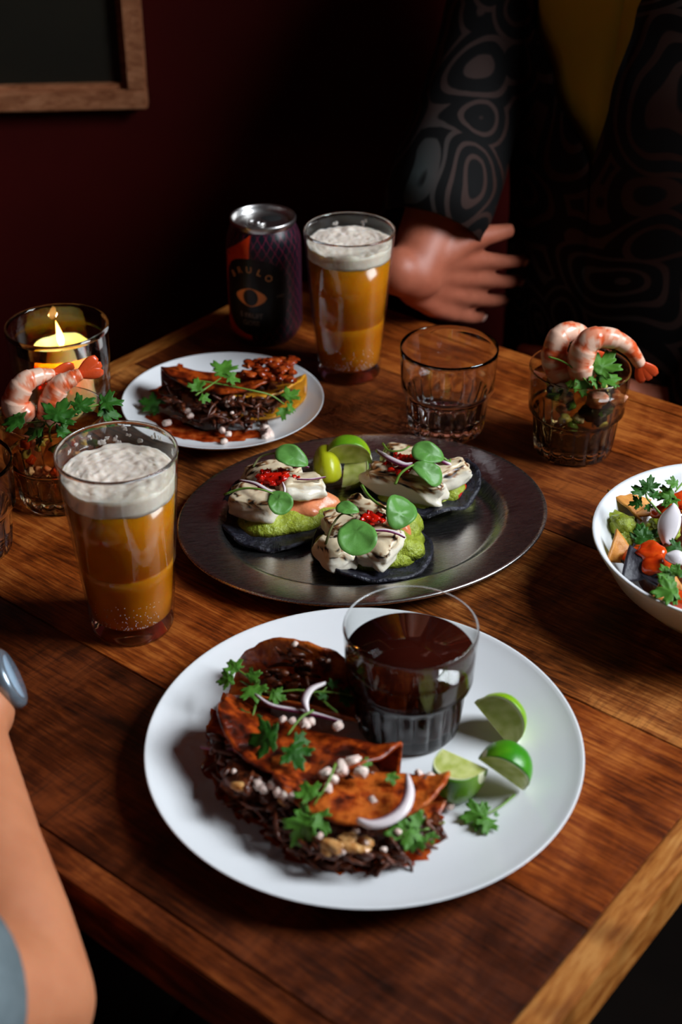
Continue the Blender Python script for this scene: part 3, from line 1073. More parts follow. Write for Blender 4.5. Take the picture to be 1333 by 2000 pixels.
# ------------------------------------------------------------------ lime wedges
def lime_wedge(label, a_px, b_px, bulge, span=95, fat=.025, group=None, rind=((58, 124, 20), (150, 186, 30)), cutL=0.0):
    """Wedge whose core edge runs from a to b (px,py,h) and whose rind bulges to one side."""
    A, B = P(*a_px), P(*b_px)
    L = (B - A).length / 2
    mid = (A + B) / 2
    root = thing('lime_wedge', label, 'lime', mid, 0, group)
    m3 = basis(B - A, Vector(bulge)).to_3x3().to_4x4()
    hw = radians(span / 2)
    nu, nv = 18, 20

    def pt(u, a, k=1.0):   # u along the axis -1..1, a around, k share of the radius
        r = fat * max(0.0, 1 - abs(u) ** 2.3) ** .5
        return Vector((u * L, r * k * sin(a), r * k * cos(a)))

    g1, g2 = lin(rind[0]), lin(rind[1])
    v, c, f = [], [], []
    for s_ in (1.0, .93):
        for i in range(nu + 1):
            u = -1 + 2 * i / nu
            for j in range(nv + 1):
                a = -hw + 2 * hw * j / nv
                v.append(pt(u * (1 if s_ == 1 else .985), a, s_))
                e = min(1, abs(u) ** 3 + .5 * max(0, n3((u * 2, a * 2, 0), 1.2, L * 100)))
                c.append(tuple(g1[k] + (g2[k] - g1[k]) * e for k in range(3)) if s_ == 1 else lin((226, 224, 186)))
    N = (nu + 1) * (nv + 1)
    id_ = lambda s_, i, j: s_ * N + i * (nv + 1) + j
    for i in range(nu):
        for j in range(nv):
            f.append((id_(0, i, j), id_(0, i + 1, j), id_(0, i + 1, j + 1), id_(0, i, j + 1)))
            f.append((id_(1, i, j), id_(1, i, j + 1), id_(1, i + 1, j + 1), id_(1, i + 1, j)))
        for j in (0, nv):
            f.append((id_(0, i, j), id_(1, i, j), id_(1, i + 1, j), id_(0, i + 1, j)))
    obj('rind', (v, f), M['lime'], root, cols=c, mat=m3)
    v, c, f = [], [], []
    nr = 10
    pith, fl1, fl2 = lin((226, 226, 186)), lin((168, 176, 86)), lin((206, 208, 138))
    for sd in (-1, 1):
        b0 = len(v)
        for i in range(nu + 1):
            u = (-1 + 2 * i / nu) * .985
            for j in range(nr + 1):
                k = j / nr * .945
                q = pt(u, sd * hw * .985, k)
                v.append(q + Vector((0, -sd * .0006 * sin(pi * k) * cos(hw), 0)))
                if k > .86 or abs(u) > .93: c.append(pith)
                else:
                    e = .5 + .9 * n3((u * 3, k * 3, sd), 1.5, 2)
                    c.append(tuple(fl1[x] + (fl2[x] - fl1[x]) * max(0, min(1, e)) for x in range(3)))
        for i in range(nu):
            for j in range(nr):
                f.append((b0 + i * (nr + 1) + j, b0 + (i + 1) * (nr + 1) + j, b0 + (i + 1) * (nr + 1) + j + 1, b0 + i * (nr + 1) + j + 1))
    obj('flesh', (v, f), M['lime_flesh'], root, cols=c, mat=m3)
    return root


# on the big plate
lime_wedge('lime wedge standing on end at the back of the large plate', (926, 1372, .030), (1000, 1462, .006), (.8, .5, .35), 88, .024, rind=((120, 168, 20), (170, 196, 30)))
lime_wedge('lime wedge lying rind down with cut faces up beside the broth glass', (864, 1462, .031), (954, 1502, .030), (-.12, -.85, -.62), 105, .030, rind=((56, 104, 16), (110, 150, 30)))
lime_wedge('bright green lime wedge leaning forward at the front of the limes', (934, 1482, .030), (1022, 1544, .010), (.62, .25, .75), 92, .023, rind=((52, 132, 18), (110, 176, 28)))
# on the platter
lime_wedge('yellow-skinned lime wedge in the middle of the platter limes', (612, 925, .010), (668, 918, .012), (-.05, -.5, .9), 110, .024, rind=((178, 182, 26), (196, 194, 40)))
lime_wedge('long green lime wedge arched behind the other platter limes', (632, 905, .020), (728, 905, .020), (.12, .55, .85), 100, .025, rind=((96, 150, 22), (166, 190, 30)))
lime_wedge('lime wedge with its pale cut face turned to the front of the platter', (676, 882, .024), (668, 952, .008), (.55, .75, .1), 80, .022, rind=((110, 150, 24), (160, 180, 40)))


# ------------------------------------------------------------------ tacos
def taco_geo(R, phi, rf, seed, wav=.004):
    """A folded tortilla: fold along X at +Y, mouth to -Y, lower leaf flat."""
    rings, n = 22, 60
    am = pi / 2 - phi / 2
    v, f = [(0, 0)], []
    for i in range(1, rings + 1):
        for k in range(n):
            a = 2 * pi * k / n
            r = R * i / rings * (1 + (.03 * n3((cos(a) * 2, sin(a) * 2, 0), 1, seed) if i > rings - 3 else 0))
            v.append((r * cos(a), r * sin(a)))
    out = []
    for x, w_ in v:
        sg = 1 if w_ >= 0 else -1
        al = min(abs(w_) / rf, am)
        y, z = rf * cos(al), rf * sin(al)
        ex = abs(w_) - rf * am
        if ex > 0:
            y -= ex * sin(al); z += ex * cos(al)
        z *= sg
        q = sqrt(x * x + w_ * w_) / R
        wv = wav * q * q * (n3((x * 28, w_ * 28, 0), 1, seed) * 1.6 + .5 * n3((x * 90, w_ * 90, 0), 1, seed))
        if sg > 0:
            z += wv + .10 * x * x / R * 2
        c_, s_ = cos(phi / 2), sin(phi / 2)
        y, z = y * c_ + -z * s_ * -1 * -1 if False else y * c_ + z * s_, -y * s_ + z * c_
        out.append(Vector((x, y, z)))
    # lower leaf to z = 0
    for k in range(n):
        f.append((0, 1 + k, 1 + (k + 1) % n))
    for i in range(rings - 1):
        for k in range(n):
            j = (k + 1) % n
            f.append((1 + i * n + k, 1 + (i + 1) * n + k, 1 + (i + 1) * n + j, 1 + i * n + j))
    return out, f


def taco(label, loc, rotz, R=.064, phi=26, rf=.010, seed=0, mats=('tortilla',), tilt=0.0, dice=10, roll=0.0, meat_n=120, cheese_n=5, meat='meat', reach=1.02, core=9, wav=.006):
    root = thing('taco', label, 'taco', loc, rotz, 'folded tacos')
    ph = radians(phi)
    v, f = taco_geo(R, ph, rf, seed, wav)
    zs = min(x.z for x in v)
    v = [x - Vector((0, 0, zs)) for x in v]
    rot = Matrix.Rotation(radians(roll), 3, 'Y') @ Matrix.Rotation(radians(tilt), 3, 'X')
    v = [rot @ x for x in v]
    lift = Vector((0, 0, .0013 - min(x.z for x in v)))
    put = lambda q: rot @ Vector(q) + lift
    me = make_mesh('tortilla', [x + lift for x in v], f, M[mats[0]])
    to = link('tortilla', me, root)
    md = to.modifiers.new('thickness', 'SOLIDIFY'); md.thickness = .0022; md.offset = 0
    rs = random.Random(seed)
    parts = []
    top = lambda y: rf * 2 - .003 + max(0.0, -y) * math.tan(ph) * .85

    def clear(q, r=.001):
        return Vector((q.x, q.y, max(q.z, r)))
    for k in range(core):
        y = -R * rs.uniform(.1, .72); x = rs.uniform(-.75, .75) * sqrt(R * R - y * y)
        vb, fb = blob((x, y, .002 + top(y) * .5), (.016, .013, top(y) * .5), 3, .3, 2.2, k + seed)
        parts.append(([clear(put(q)) for q in vb], fb))
    for k in range(meat_n):
        y = -R * rs.uniform(.35, reach)
        x = rs.uniform(-1, 1) * sqrt(max(.0001, (R * reach) ** 2 - y * y)) * .97
        z = .002 + rs.random() * top(y)
        p0 = Vector((x, y, z))
        if rs.random() < .4:
            vb, fb = blob(p0, (rs.uniform(.003, .007), rs.uniform(.002, .004), rs.uniform(.0018, .003)), 2, .45, 2.2, k + seed, Matrix.Rotation(rs.uniform(0, 3), 3, 'Z'))
        else:
            d = Vector((rs.uniform(-1, 1), rs.uniform(-1, .2), rs.uniform(-.25, .3))).normalized() * rs.uniform(.005, .011)
            q = smooth_path([p0 - d, p0 + Vector((rs.uniform(-1, 1), rs.uniform(-1, 1), rs.uniform(-.5, 1))) * .002, p0 + d], 5)
            vb, fb = tube(q, [.0006, .0013, .0017, .0016, .0012, .0005], 5)
        parts.append(([clear(put(q)) for q in vb], fb))
    mo = obj('meat_filling', merge(parts), M[meat], root); mo['kind'] = 'stuff'
    for k in range(cheese_n):
        y = -R * rs.uniform(.8, reach); x = rs.uniform(-.8, .8) * sqrt(max(.0001, R * R * 1.1 - y * y))
        vb, fb = blob((x, y, .003 + top(y) * rs.uniform(.85, 1.1)), (.0055 * rs.uniform(.6, 1.3), .0036, .0022), 3, .2, 1.5, k + seed * 3)
        obj('melted_cheese', ([put(q) for q in vb], fb), M['cheese'], root)
    for k in range(dice):
        y = -R * rs.uniform(.6, reach); x = rs.uniform(-.8, .8) * sqrt(max(.0001, R * R * 1.1 - y * y))
        s_ = rs.uniform(.0014, .0026)
        c = put((x, y, .002 + top(y) * rs.uniform(.7, 1.0)))
        vf = bevel_box(-s_, s_, -s_ * .8, s_ * .8, -s_ * .7, s_ * .7, s_ * .25)
        obj('onion_dice', xf(vf, Matrix.Translation(c) @ (Matrix.Rotation(rs.uniform(0, 3), 4, 'Z') @ Matrix.Rotation(rs.uniform(-.6, .6), 4, 'X'))), M['onion_dice'], root)
    return root


def loose_dice(root, spots, name='onion_dice'):
    for px, py, h, s_ in spots:
        c = P(px, py, h) - root.location
        c = root.matrix_basis.to_3x3().inverted() @ c
        vf = bevel_box(-s_, s_, -s_ * .8, s_ * .8, -s_ * .7, s_ * .7, s_ * .25)
        obj(name, xf(vf, Matrix.Translation(c) @ rnd_rot().to_4x4()), M['onion_dice'], root)


def plate_top(x, y):
    """Height of the china under a point (world), for both plates."""
    for c, R, h, tk in ((PLATE, .1448, .0215, .0035), (SPLATE, .0956, .018, .003)):
        r = sqrt((x - c.x) ** 2 + (y - c.y) ** 2) / R
        if r < 1:
            pr = [(0, .002 + tk * .8), (.5, .002 + tk * .8), (.66, .0028 + tk * .8), (.80, h * .30 + tk), (.92, h * .66 + tk * .8), (.975, h * .93), (1, h)]
            for (r0, z0), (r1, z1) in zip(pr, pr[1:]):
                if r <= r1:
                    return TZ + z0 + (z1 - z0) * (r - r0) / (r1 - r0)
    return TZ


def pool(root, outline, h, mat, name='sauce', tk=.0008, ragged=.10):
    """A thin puddle that follows the plate: outline in (px,py)."""
    pts = [P(x, y, h) for x, y in outline]
    inv = root.matrix_basis.inverted()
    ring = smooth_path(pts + [pts[0]], 90)[:-1]
    c = sum(ring, Vector()) / len(ring)
    n = len(ring)
    v, f = [c], []
    rs_ = (.2, .4, .6, .8, .93, 1.0)
    for k_ in rs_:
        for i, p in enumerate(ring):
            v.append(c + (p - c) * k_ * (1 + ragged * n3(p, 160, 1) * k_ * k_ * 2))
    top = [Vector((q.x, q.y, plate_top(q.x, q.y) + (tk if i < 1 + n * (len(rs_) - 1) else .00012))) for i, q in enumerate(v)]
    for i in range(n):
        j = (i + 1) % n
        f.append((0, 1 + i, 1 + j))
        for r in range(len(rs_) - 1):
            a, b_ = 1 + r * n, 1 + (r + 1) * n
            f.append((a + i, b_ + i, b_ + j, a + j))
    return obj(name, ([inv @ x for x in top], f), M[mat], root)


# mouth of each taco looks to the front left of the plate
PH = .0058
T1 = taco('rearmost of the three tacos on the large plate, next to the broth glass', P(574, 1398, PH), radians(-14), .050, 44, .009, 3, ('tortilla',), dice=3, tilt=-50, meat_n=40, cheese_n=0, reach=.62, core=0)
T2 = taco('middle of the three tacos on the large plate, under dark cilantro', P(602, 1492, PH), radians(-24), .063, 17, .009, 8, ('tortilla_dark',), dice=6, tilt=9, meat_n=150, cheese_n=2, reach=1.0)
T3 = taco('frontmost of the three tacos on the large plate with melted cheese', P(700, 1572, PH), radians(-10), .058, 15, .008, 14, ('tortilla',), dice=10, tilt=12, meat_n=150, cheese_n=10, reach=1.08)
loose_dice(T1, [(552, 1406, 0.0440, 0.0026), (570, 1408, 0.0450, 0.0026), (596, 1414, 0.0450, 0.0038), (606, 1410, 0.0450, 0.0031), (660, 1418, 0.0440, 0.0034)])
loose_dice(T2, [(505, 1533, 0.0360, 0.0036), (515, 1540, 0.0360, 0.0034), (535, 1535, 0.0380, 0.0036), (545, 1545, 0.0380, 0.0036), (556, 1552, 0.0380, 0.0034), (570, 1556, 0.0380, 0.0036), (590, 1552, 0.0390, 0.0026), (478, 1528, 0.0340, 0.0029), (636, 1510, 0.0420, 0.0041), (650, 1522, 0.0420, 0.0036), (668, 1500, 0.0440, 0.0050), (690, 1488, 0.0440, 0.0053), (706, 1508, 0.0440, 0.0041), (640, 1540, 0.0420, 0.0034)])
loose_dice(T3, [(838, 1524, 0.0340, 0.0048), (818, 1510, 0.0360, 0.0024), (728, 1566, 0.0340, 0.0036), (742, 1586, 0.0340, 0.0029), (870, 1560, 0.0120, 0.0034), (880, 1570, 0.0100, 0.0036), (772, 1678, 0.0080, 0.0041)])
pool(T2, [(396, 1500), (398, 1440), (424, 1385), (480, 1345), (520, 1350), (520, 1500), (520, 1600), (470, 1600), (430, 1570)], .0068, 'sauce')
pool(T3, [(480, 1590), (540, 1656), (640, 1706), (760, 1698), (860, 1640), (850, 1590), (700, 1600), (560, 1570)], .0064, 'sauce')

sprig('cilantro sprig with pale tip leaves at the back left of the large plate', [[(660, 1392, 0.0440), (600, 1350, 0.0500), (520, 1352, 0.0460), (470, 1330, 0.0400)], [(520, 1352, 0.0460), (470, 1312, 0.0440), (452, 1310, 0.0440)]],
      [((470, 1318, 0.0440), (446, 1290, 0.0460)), ((466, 1322, 0.0440), (424, 1334, 0.0380)), ((480, 1330, 0.0440), (512, 1312, 0.0500)), ((485, 1336, 0.0440), (508, 1372, 0.0440)), ((520, 1356, 0.0470), (560, 1366, 0.0460))])
sprig('dark cilantro sprig lying over the fold of the rear taco by the broth glass', [[(600, 1352, 0.0520), (650, 1352, 0.0500), (684, 1358, 0.0440)], [(630, 1352, 0.0510), (645, 1335, 0.0520)]],
      [((640, 1345, 0.0520), (662, 1330, 0.0540)), ((654, 1356, 0.0480), (694, 1368, 0.0400)), ((640, 1354, 0.0500), (622, 1366, 0.0500))], dark=True)
sprig('dark three-leaved cilantro sprig in the middle of the large plate', [[(612, 1388, 0.0540), (588, 1402, 0.0540), (562, 1436, 0.0500)], [(500, 1376, 0.0400), (488, 1420, 0.0360)]],
      [((560, 1440, 0.0500), (482, 1450, 0.0400)), ((566, 1442, 0.0500), (606, 1452, 0.0460)), ((566, 1446, 0.0500), (590, 1506, 0.0440)), ((494, 1380, 0.0400), (470, 1446, 0.0280))], dark=True)
sprig('bright cilantro sprig hanging over the front left of the middle taco', [[(656, 1492, 0.0500), (640, 1530, 0.0480), (612, 1574, 0.0400)]],
      [((616, 1572, 0.0420), (590, 1528, 0.0440)), ((612, 1578, 0.0400), (572, 1654, 0.0220)), ((620, 1576, 0.0400), (640, 1632, 0.0300)), ((610, 1574, 0.0400), (580, 1590, 0.0340))])
sprig('cilantro leaf with a short stem at the front of the frontmost taco', [[(868, 1606, 0.0240), (840, 1618, 0.0280), (812, 1622, 0.0300)]],
      [((832, 1618, 0.0290), (752, 1632, 0.0300)), ((830, 1618, 0.0290), (796, 1584, 0.0380)), ((828, 1622, 0.0290), (800, 1664, 0.0200)), ((838, 1620, 0.0280), (846, 1650, 0.0190))])
sprig('lone cilantro leaf lying on the bare right side of the large plate', [[(1006, 1552, .0095), (980, 1574, .010), (952, 1590, .011)]],
      [((965, 1586, .011), (898, 1600, .008)), ((960, 1588, .011), (934, 1572, .013)), ((958, 1592, .011), (946, 1630, .009)), ((962, 1590, .011), (976, 1592, .01))])
sprig('tiny cilantro fragment on the orange fold of the front taco', [], [((700, 1492, 0.0460), (728, 1492, 0.0460)), ((762, 1505, 0.0420), (770, 1535, 0.0380))])
sprig('small green cilantro shred beside the red onion ring', [], [((716, 1572, 0.0340), (746, 1606, 0.0280)), ((690, 1582, 0.0320), (680, 1596, 0.0300))], dark=True)
onion('curved red onion ring lying on the front taco of the large plate', [(796, 1514, .050), (800, 1548, .049), (788, 1580, .047), (760, 1602, .045), (726, 1610, .044), (698, 1602, .044)], .0042, .0022)
onion('thin pale onion sliver jutting out left of the middle taco', [(392, 1460, 0.0260), (430, 1464, 0.0300), (462, 1462, 0.0320), (486, 1454, 0.0360)], .0016, .0012)
onion('long pale onion sliver curving across the rear taco', [(498, 1356, 0.0500), (530, 1378, 0.0490), (580, 1388, 0.0480), (620, 1396, 0.0460), (668, 1410, 0.0420)], .0018, .0013)
onion('brownish onion arc curled over the rear taco by the broth glass', [(636, 1334, 0.0560), (608, 1346, 0.0560), (596, 1368, 0.0540), (602, 1392, 0.0500)], .0028, .0014)

# small plate
T4 = taco('single taco soaked in red sauce on the small white plate', P(446, 778, .0052), radians(4), .064, 15, .009, 31, ('tortilla_dark',), dice=6, tilt=8, meat_n=160, cheese_n=0, reach=1.08)
yl, yf = taco_geo(.056, radians(13), .006, 44)
yl = [x - Vector((0, 0, min(q.z for q in yl))) for x in yl]
o_ = link('under_tortilla', make_mesh('under_tortilla', [x + Vector((.020, -.006, .0045)) for x in yl], yf, M['tortilla_yellow']), T4)
md = o_.modifiers.new('thickness', 'SOLIDIFY'); md.thickness = .0022; md.offset = 0
crisp = []
for k in range(60):
    a = random.uniform(-.3, 2.4)
    rr_ = random.uniform(.03, .058)
    crisp.append(blob(P(random.uniform(484, 574), random.uniform(700, 745), random.uniform(.040, .048)) - T4.location, (random.uniform(.003, .007), random.uniform(.003, .005), .002), 2, .45, 2.5, k))
o_ = obj('crisp_cheese', merge(crisp), M['sauce'], T4); o_['kind'] = 'stuff'
o_.matrix_local = T4.matrix_basis.to_3x3().inverted().to_4x4()
pool(T4, [(284, 812), (310, 800), (360, 830), (420, 838), (490, 836), (520, 838), (500, 852), (430, 862), (360, 856), (312, 838)], .0072, 'sauce')
pool(T4, [(292, 765), (320, 750), (350, 722), (358, 730), (345, 770), (318, 790)], .0085, 'sauce')
loose_dice(T4, [(326, 826, .01, .004), (366, 802, .02, .003), (372, 812, .02, .003), (434, 840, .012, .0032), (446, 848, .011, .003), (518, 836, .009, .004), (526, 846, .009, .005), (520, 852, .009, .004), (438, 862, .009, .003), (478, 806, .02, .0025), (460, 812, .018, .002)])
sprig('long-stemmed cilantro sprig laid across the taco on the small plate', [[(376, 742, 0.0520), (430, 750, 0.0510), (490, 762, 0.0480), (530, 772, 0.0400), (556, 790, 0.0300)], [(382, 772, 0.0480), (412, 752, 0.0520), (432, 738, 0.0560)]],
      [((430, 740, 0.0560), (448, 704, 0.0620)), ((436, 738, 0.0560), (470, 744, 0.0520)), ((428, 742, 0.0560), (440, 720, 0.0580)), ((386, 772, 0.0480), (384, 738, 0.0580)), ((386, 774, 0.0480), (412, 784, 0.0440)), ((552, 786, 0.0310), (584, 762, 0.0360)), ((553, 790, 0.0300), (554, 822, 0.0180)), ((556, 792, 0.0300), (578, 802, 0.0220))])
sprig('frilly cilantro leaf on the left rim of the small plate', [], [((318, 798, .014), (272, 782, .018)), ((316, 800, .013), (292, 806, .010)), ((316, 794, .015), (320, 776, .018))], dark=True)


# ------------------------------------------------------------------ fish tostadas on the platter
def fish_chunk(root, c_px, size, rz, tilt=(0, 0), seed=0, char=.5):
    c = P(*c_px) - root.location
    bm = bmesh.new()
    bmesh.ops.create_cube(bm, size=2.0)
    bmesh.ops.subdivide_edges(bm, edges=list(bm.edges), cuts=13, use_grid_fill=True)
    bm.verts.index_update()
    rot = Matrix.Rotation(rz, 3, 'Z') @ Matrix.Rotation(tilt[0], 3, 'X') @ Matrix.Rotation(tilt[1], 3, 'Y')
    v, cols = [], []
    wh, cr, br, bk = lin((232, 222, 202)), lin((226, 206, 172)), lin((150, 100, 58)), lin((26, 15, 10))
    for x in bm.verts:
        p = x.co.copy()
        q = Vector(p)
        L = (abs(q.x) ** 6 + abs(q.y) ** 6 + abs(q.z) ** 6) ** (1 / 6)
        q = q / L
        q.x *= 1 - .10 * q.z; q.y *= 1 - .12 * q.z
        q.z += .28 * n3(Vector((q.x, q.y, 0)), .9, seed + 20) * (1 if q.z > 0 else .3)
        # flakes: shallow ledges across the piece
        q.z += .14 * n3(q, 2.2, seed) + .05 * n3(q, 6, seed)
        q.y += .26 * n3(q, 1.3, seed + 3) + .06 * n3(q, 5, seed); q.x += .22 * n3(q, 1.4, seed + 6)
        v.append(c + rot @ Vector((q.x * size[0] * .88, q.y * size[1] * .86, q.z * size[2])))
        e = .9 * n3(p, 2.4, seed + 9) + .5 * n3(p, 7.0, seed + 2)
        edge = max(abs(p.x), abs(p.y)) > .62
        topf = p.z > .42 + .5 * n3(p, 4.0, seed + 5)
        if topf and (e + (.30 if edge else 0)) > (.52 - char * .75):
            cols.append(bk if e + (.25 if edge else 0) > .55 - char * .25 else br)
        elif topf:
            cols.append(cr)
        else:
            cols.append(wh)
    f = [tuple(y.index for y in q.verts) for q in bm.faces]
    bm.free()
    return obj('fish_chunk', (v, f), M['fish'], root, cols=cols)


def tostada(label, c_px, R, rz, seed, tilt=(0, 0)):
    loc = P(*c_px)
    root = thing('tostada', label, 'tostada', loc, 0, 'fish tostadas on the platter')
    n, rings = 72, 16
    v, f = [(0, 0, 0)], []
    for i in range(1, rings + 1):
        for k in range(n):
            a = 2 * pi * k / n
            q = i / rings
            r = R * q * (1 + .05 * n3((cos(a) * 1.5, sin(a) * 1.5, 0), 1, seed))
            x, y = r * cos(a), r * sin(a)
            z = .0085 * q ** 3 * (.6 + 1.8 * n3((cos(a) * 1.6, sin(a) * 1.6, 0), 1, seed + 2)) + .0012 * n3((x, y, 0), 90, seed) + tilt[0] * x + tilt[1] * y
            v.append((x, y, z))
    for k in range(n):
        f.append((0, 1 + k, 1 + (k + 1) % n))
    for i in range(rings - 1):
        for k in range(n):
            j = (k + 1) % n
            f.append((1 + i * n + k, 1 + (i + 1) * n + k, 1 + (i + 1) * n + j, 1 + i * n + j))
    zs = min(x[2] for x in v)
    to = obj('corn_tortilla', ([Vector(x) - Vector((0, 0, zs - .0014)) for x in v], f), M['blue_corn'], root)
    md = to.modifiers.new('thickness', 'SOLIDIFY'); md.thickness = .0026; md.offset = 0
    return root


def heap(root, name, c_px, R, H, mat, seed, sx=1, sy=1, **kw):
    c = P(*c_px) - root.location
    return obj(name, xf(mound(R, H, seed, sx=sx, sy=sy, **kw), Matrix.Translation(c)), M[mat], root)


def salsa(root, c_px, n, sp, seed, mat='salsa'):
    c = P(*c_px) - root.location
    rs = random.Random(seed)
    parts = [blob(c, (sp[0] * .8, sp[1] * .8, sp[2] * .7), 3, .25, 2, seed)]
    for k in range(n):
        q = c + Vector((rs.gauss(0, .45) * sp[0], rs.gauss(0, .45) * sp[1], rs.uniform(-.2, .6) * sp[2]))
        parts.append(blob(q, (rs.uniform(.0018, .0038), rs.uniform(.0012, .0028), rs.uniform(.001, .002)), 2, .5, 2.2, k + seed, rnd_rot()))
    o = obj('salsa', merge(parts), M[mat], root); o['kind'] = 'stuff'
    return o


def part_leaf(root, kind, base, tip, nrm=(0, -.6, 1)):
    return put_leaf(root, CRESS[kind], P(*base), P(*tip), nrm, 'cress_leaf')


def part_stem(root, pts, mat='stem', r=.0011):
    return stem(root, [P(*p) for p in pts], r, mat, 'cress_stem')


def part_onion(root, pts, w_=.0016, tk=.0009):
    v, f, c = onion_strip([P(*p) for p in pts], w_, tk)
    return obj('onion_sliver', ([x - root.location for x in v], f), M['onion'], root, cols=c)


ZP = .0024
TA = tostada('fish tostada at the left of the platter with a heap of red salsa', (538, 1018, ZP), .0485, 0, 4, (-.02, .02))
heap(TA, 'guacamole', (552, 1002, ZP + .004), .041, .013, 'guac', 3, 1.05, .9)
heap(TA, 'pink_sauce', (575, 985, ZP + .010), .030, .012, 'pink_sauce', 5, 1.15, .8)
fish_chunk(TA, (497, 980, .026), (.023, .017, .010), radians(-12), (.15, .12), 1, .12)
fish_chunk(TA, (585, 948, .030), (.022, .019, .009), radians(20), (-.25, .1), 2, -.35)
fish_chunk(TA, (535, 930, .026), (.028, .013, .011), radians(10), (.1, 0), 3, .30)
salsa(TA, (534, 934, .040), 46, (.018, .008, .007), 5)
part_leaf(TA, 1, (602, 908, .048), (538, 882, .058))
part_leaf(TA, 0, (530, 962, .044), (562, 1002, .034))
part_stem(TA, [(438, 966, .040), (476, 954, .047), (510, 956, .048), (534, 964, .044)])
part_stem(TA, [(494, 912, .044), (510, 892, .050), (542, 884, .056)], 'stem_purple')
part_onion(TA, [(580, 936, .044), (606, 936, .043), (636, 932, .040)], .0010)
part_onion(TA, [(468, 938, .040), (498, 944, .044), (520, 956, .045), (534, 962, .044)], .0024)
part_onion(TA, [(572, 914, .046), (590, 910, .047), (604, 913, .046)], .0010)
part_onion(TA, [(552, 942, .046), (556, 954, .045), (556, 966, .043)], .0012)

TBB = tostada('fish tostada at the right of the platter with a long charred fillet', (822, 968, ZP), .0505, 0, 9, (.03, 0))
heap(TBB, 'guacamole', (815, 962, ZP + .004), .041, .016, 'guac', 13, 1.12, .8)
heap(TBB, 'guacamole', (868, 966, ZP + .006), .017, .016, 'guac', 15)
heap(TBB, 'red_sauce', (868, 956, ZP + .010), .018, .008, 'salsa', 15)
fish_chunk(TBB, (790, 942, .027), (.038, .013, .011), radians(-24), (.15, .06), 7, .5)
fish_chunk(TBB, (868, 930, .030), (.026, .011, .010), radians(32), (.1, -.08), 8, .2)
fish_chunk(TBB, (795, 896, .026), (.024, .014, .009), radians(-10), (.1, 0), 9, .5)
salsa(TBB, (806, 902, .040), 40, (.018, .010, .006), 8)
salsa(TBB, (786, 918, .040), 14, (.009, .005, .003), 9)
part_leaf(TBB, 1, (868, 896, .046), (804, 880, .054), (0, -.7, 1))
part_leaf(TBB, 1, (806, 908, .048), (862, 944, .034), (.1, -.5, 1))
part_stem(TBB, [(772, 946, .036), (782, 926, .044), (800, 912, .048), (808, 908, .048)], r=.0013)
part_stem(TBB, [(748, 866, .044), (760, 880, .048), (785, 880, .050), (800, 872, .050)], r=.0010)
part_stem(TBB, [(866, 894, .046), (878, 902, .042), (880, 897, .042)], r=.0012)
part_onion(TBB, [(736, 880, .040), (762, 896, .044), (790, 908, .046), (806, 906, .046)], .0036, .0016)
part_onion(TBB, [(840, 884, .046), (862, 896, .044), (882, 910, .040)], .0040, .0012)
part_onion(TBB, [(838, 902, .044), (852, 912, .043), (852, 922, .041)], .0030, .0012)

TCC = tostada('fish tostada at the front of the platter under a big round leaf', (728, 1082, ZP), .0495, 0, 17, (0, .03))
heap(TCC, 'guacamole', (718, 1070, ZP + .004), .042, .013, 'guac', 23, 1.1, .8)
heap(TCC, 'guacamole', (792, 1036, ZP + .008), .016, .017, 'guac', 26)
heap(TCC, 'guacamole', (782, 1076, ZP + .006), .019, .016, 'guac', 29)
heap(TCC, 'pink_sauce', (772, 1040, ZP + .012), .014, .013, 'pink_sauce', 25)
fish_chunk(TCC, (656, 1078, .020), (.016, .017, .009), radians(28), (.1, .15), 11, .0)
fish_chunk(TCC, (742, 1062, .024), (.017, .022, .009), radians(-28), (.25, .05), 12, .1)
fish_chunk(TCC, (672, 1022, .026), (.018, .014, .009), radians(18), (.15, -.1), 13, .45)
fish_chunk(TCC, (716, 1002, .026), (.020, .010, .011), radians(-34), (.2, .1), 14, .45)
salsa(TCC, (728, 1014, .040), 26, (.010, .007, .006), 12)
part_leaf(TCC, 0, (690, 1016, .050), (704, 1086, .038), (.05, -.8, 1))
part_leaf(TCC, 1, (702, 1000, .050), (656, 992, .052), (0, -.4, 1))
part_leaf(TCC, 0, (766, 1032, .036), (792, 974, .048), (.3, -.8, .8))
part_stem(TCC, [(707, 948, .046), (720, 968, .046), (744, 988, .044), (764, 998, .044)], r=.0014)
part_stem(TCC, [(636, 1064, .030), (648, 1030, .040), (668, 1004, .048), (690, 1008, .050)], 'stem_purple')
part_onion(TCC, [(730, 1036, .040), (756, 1036, .040), (778, 1042, .037), (792, 1050, .034)], .0020, .0010)


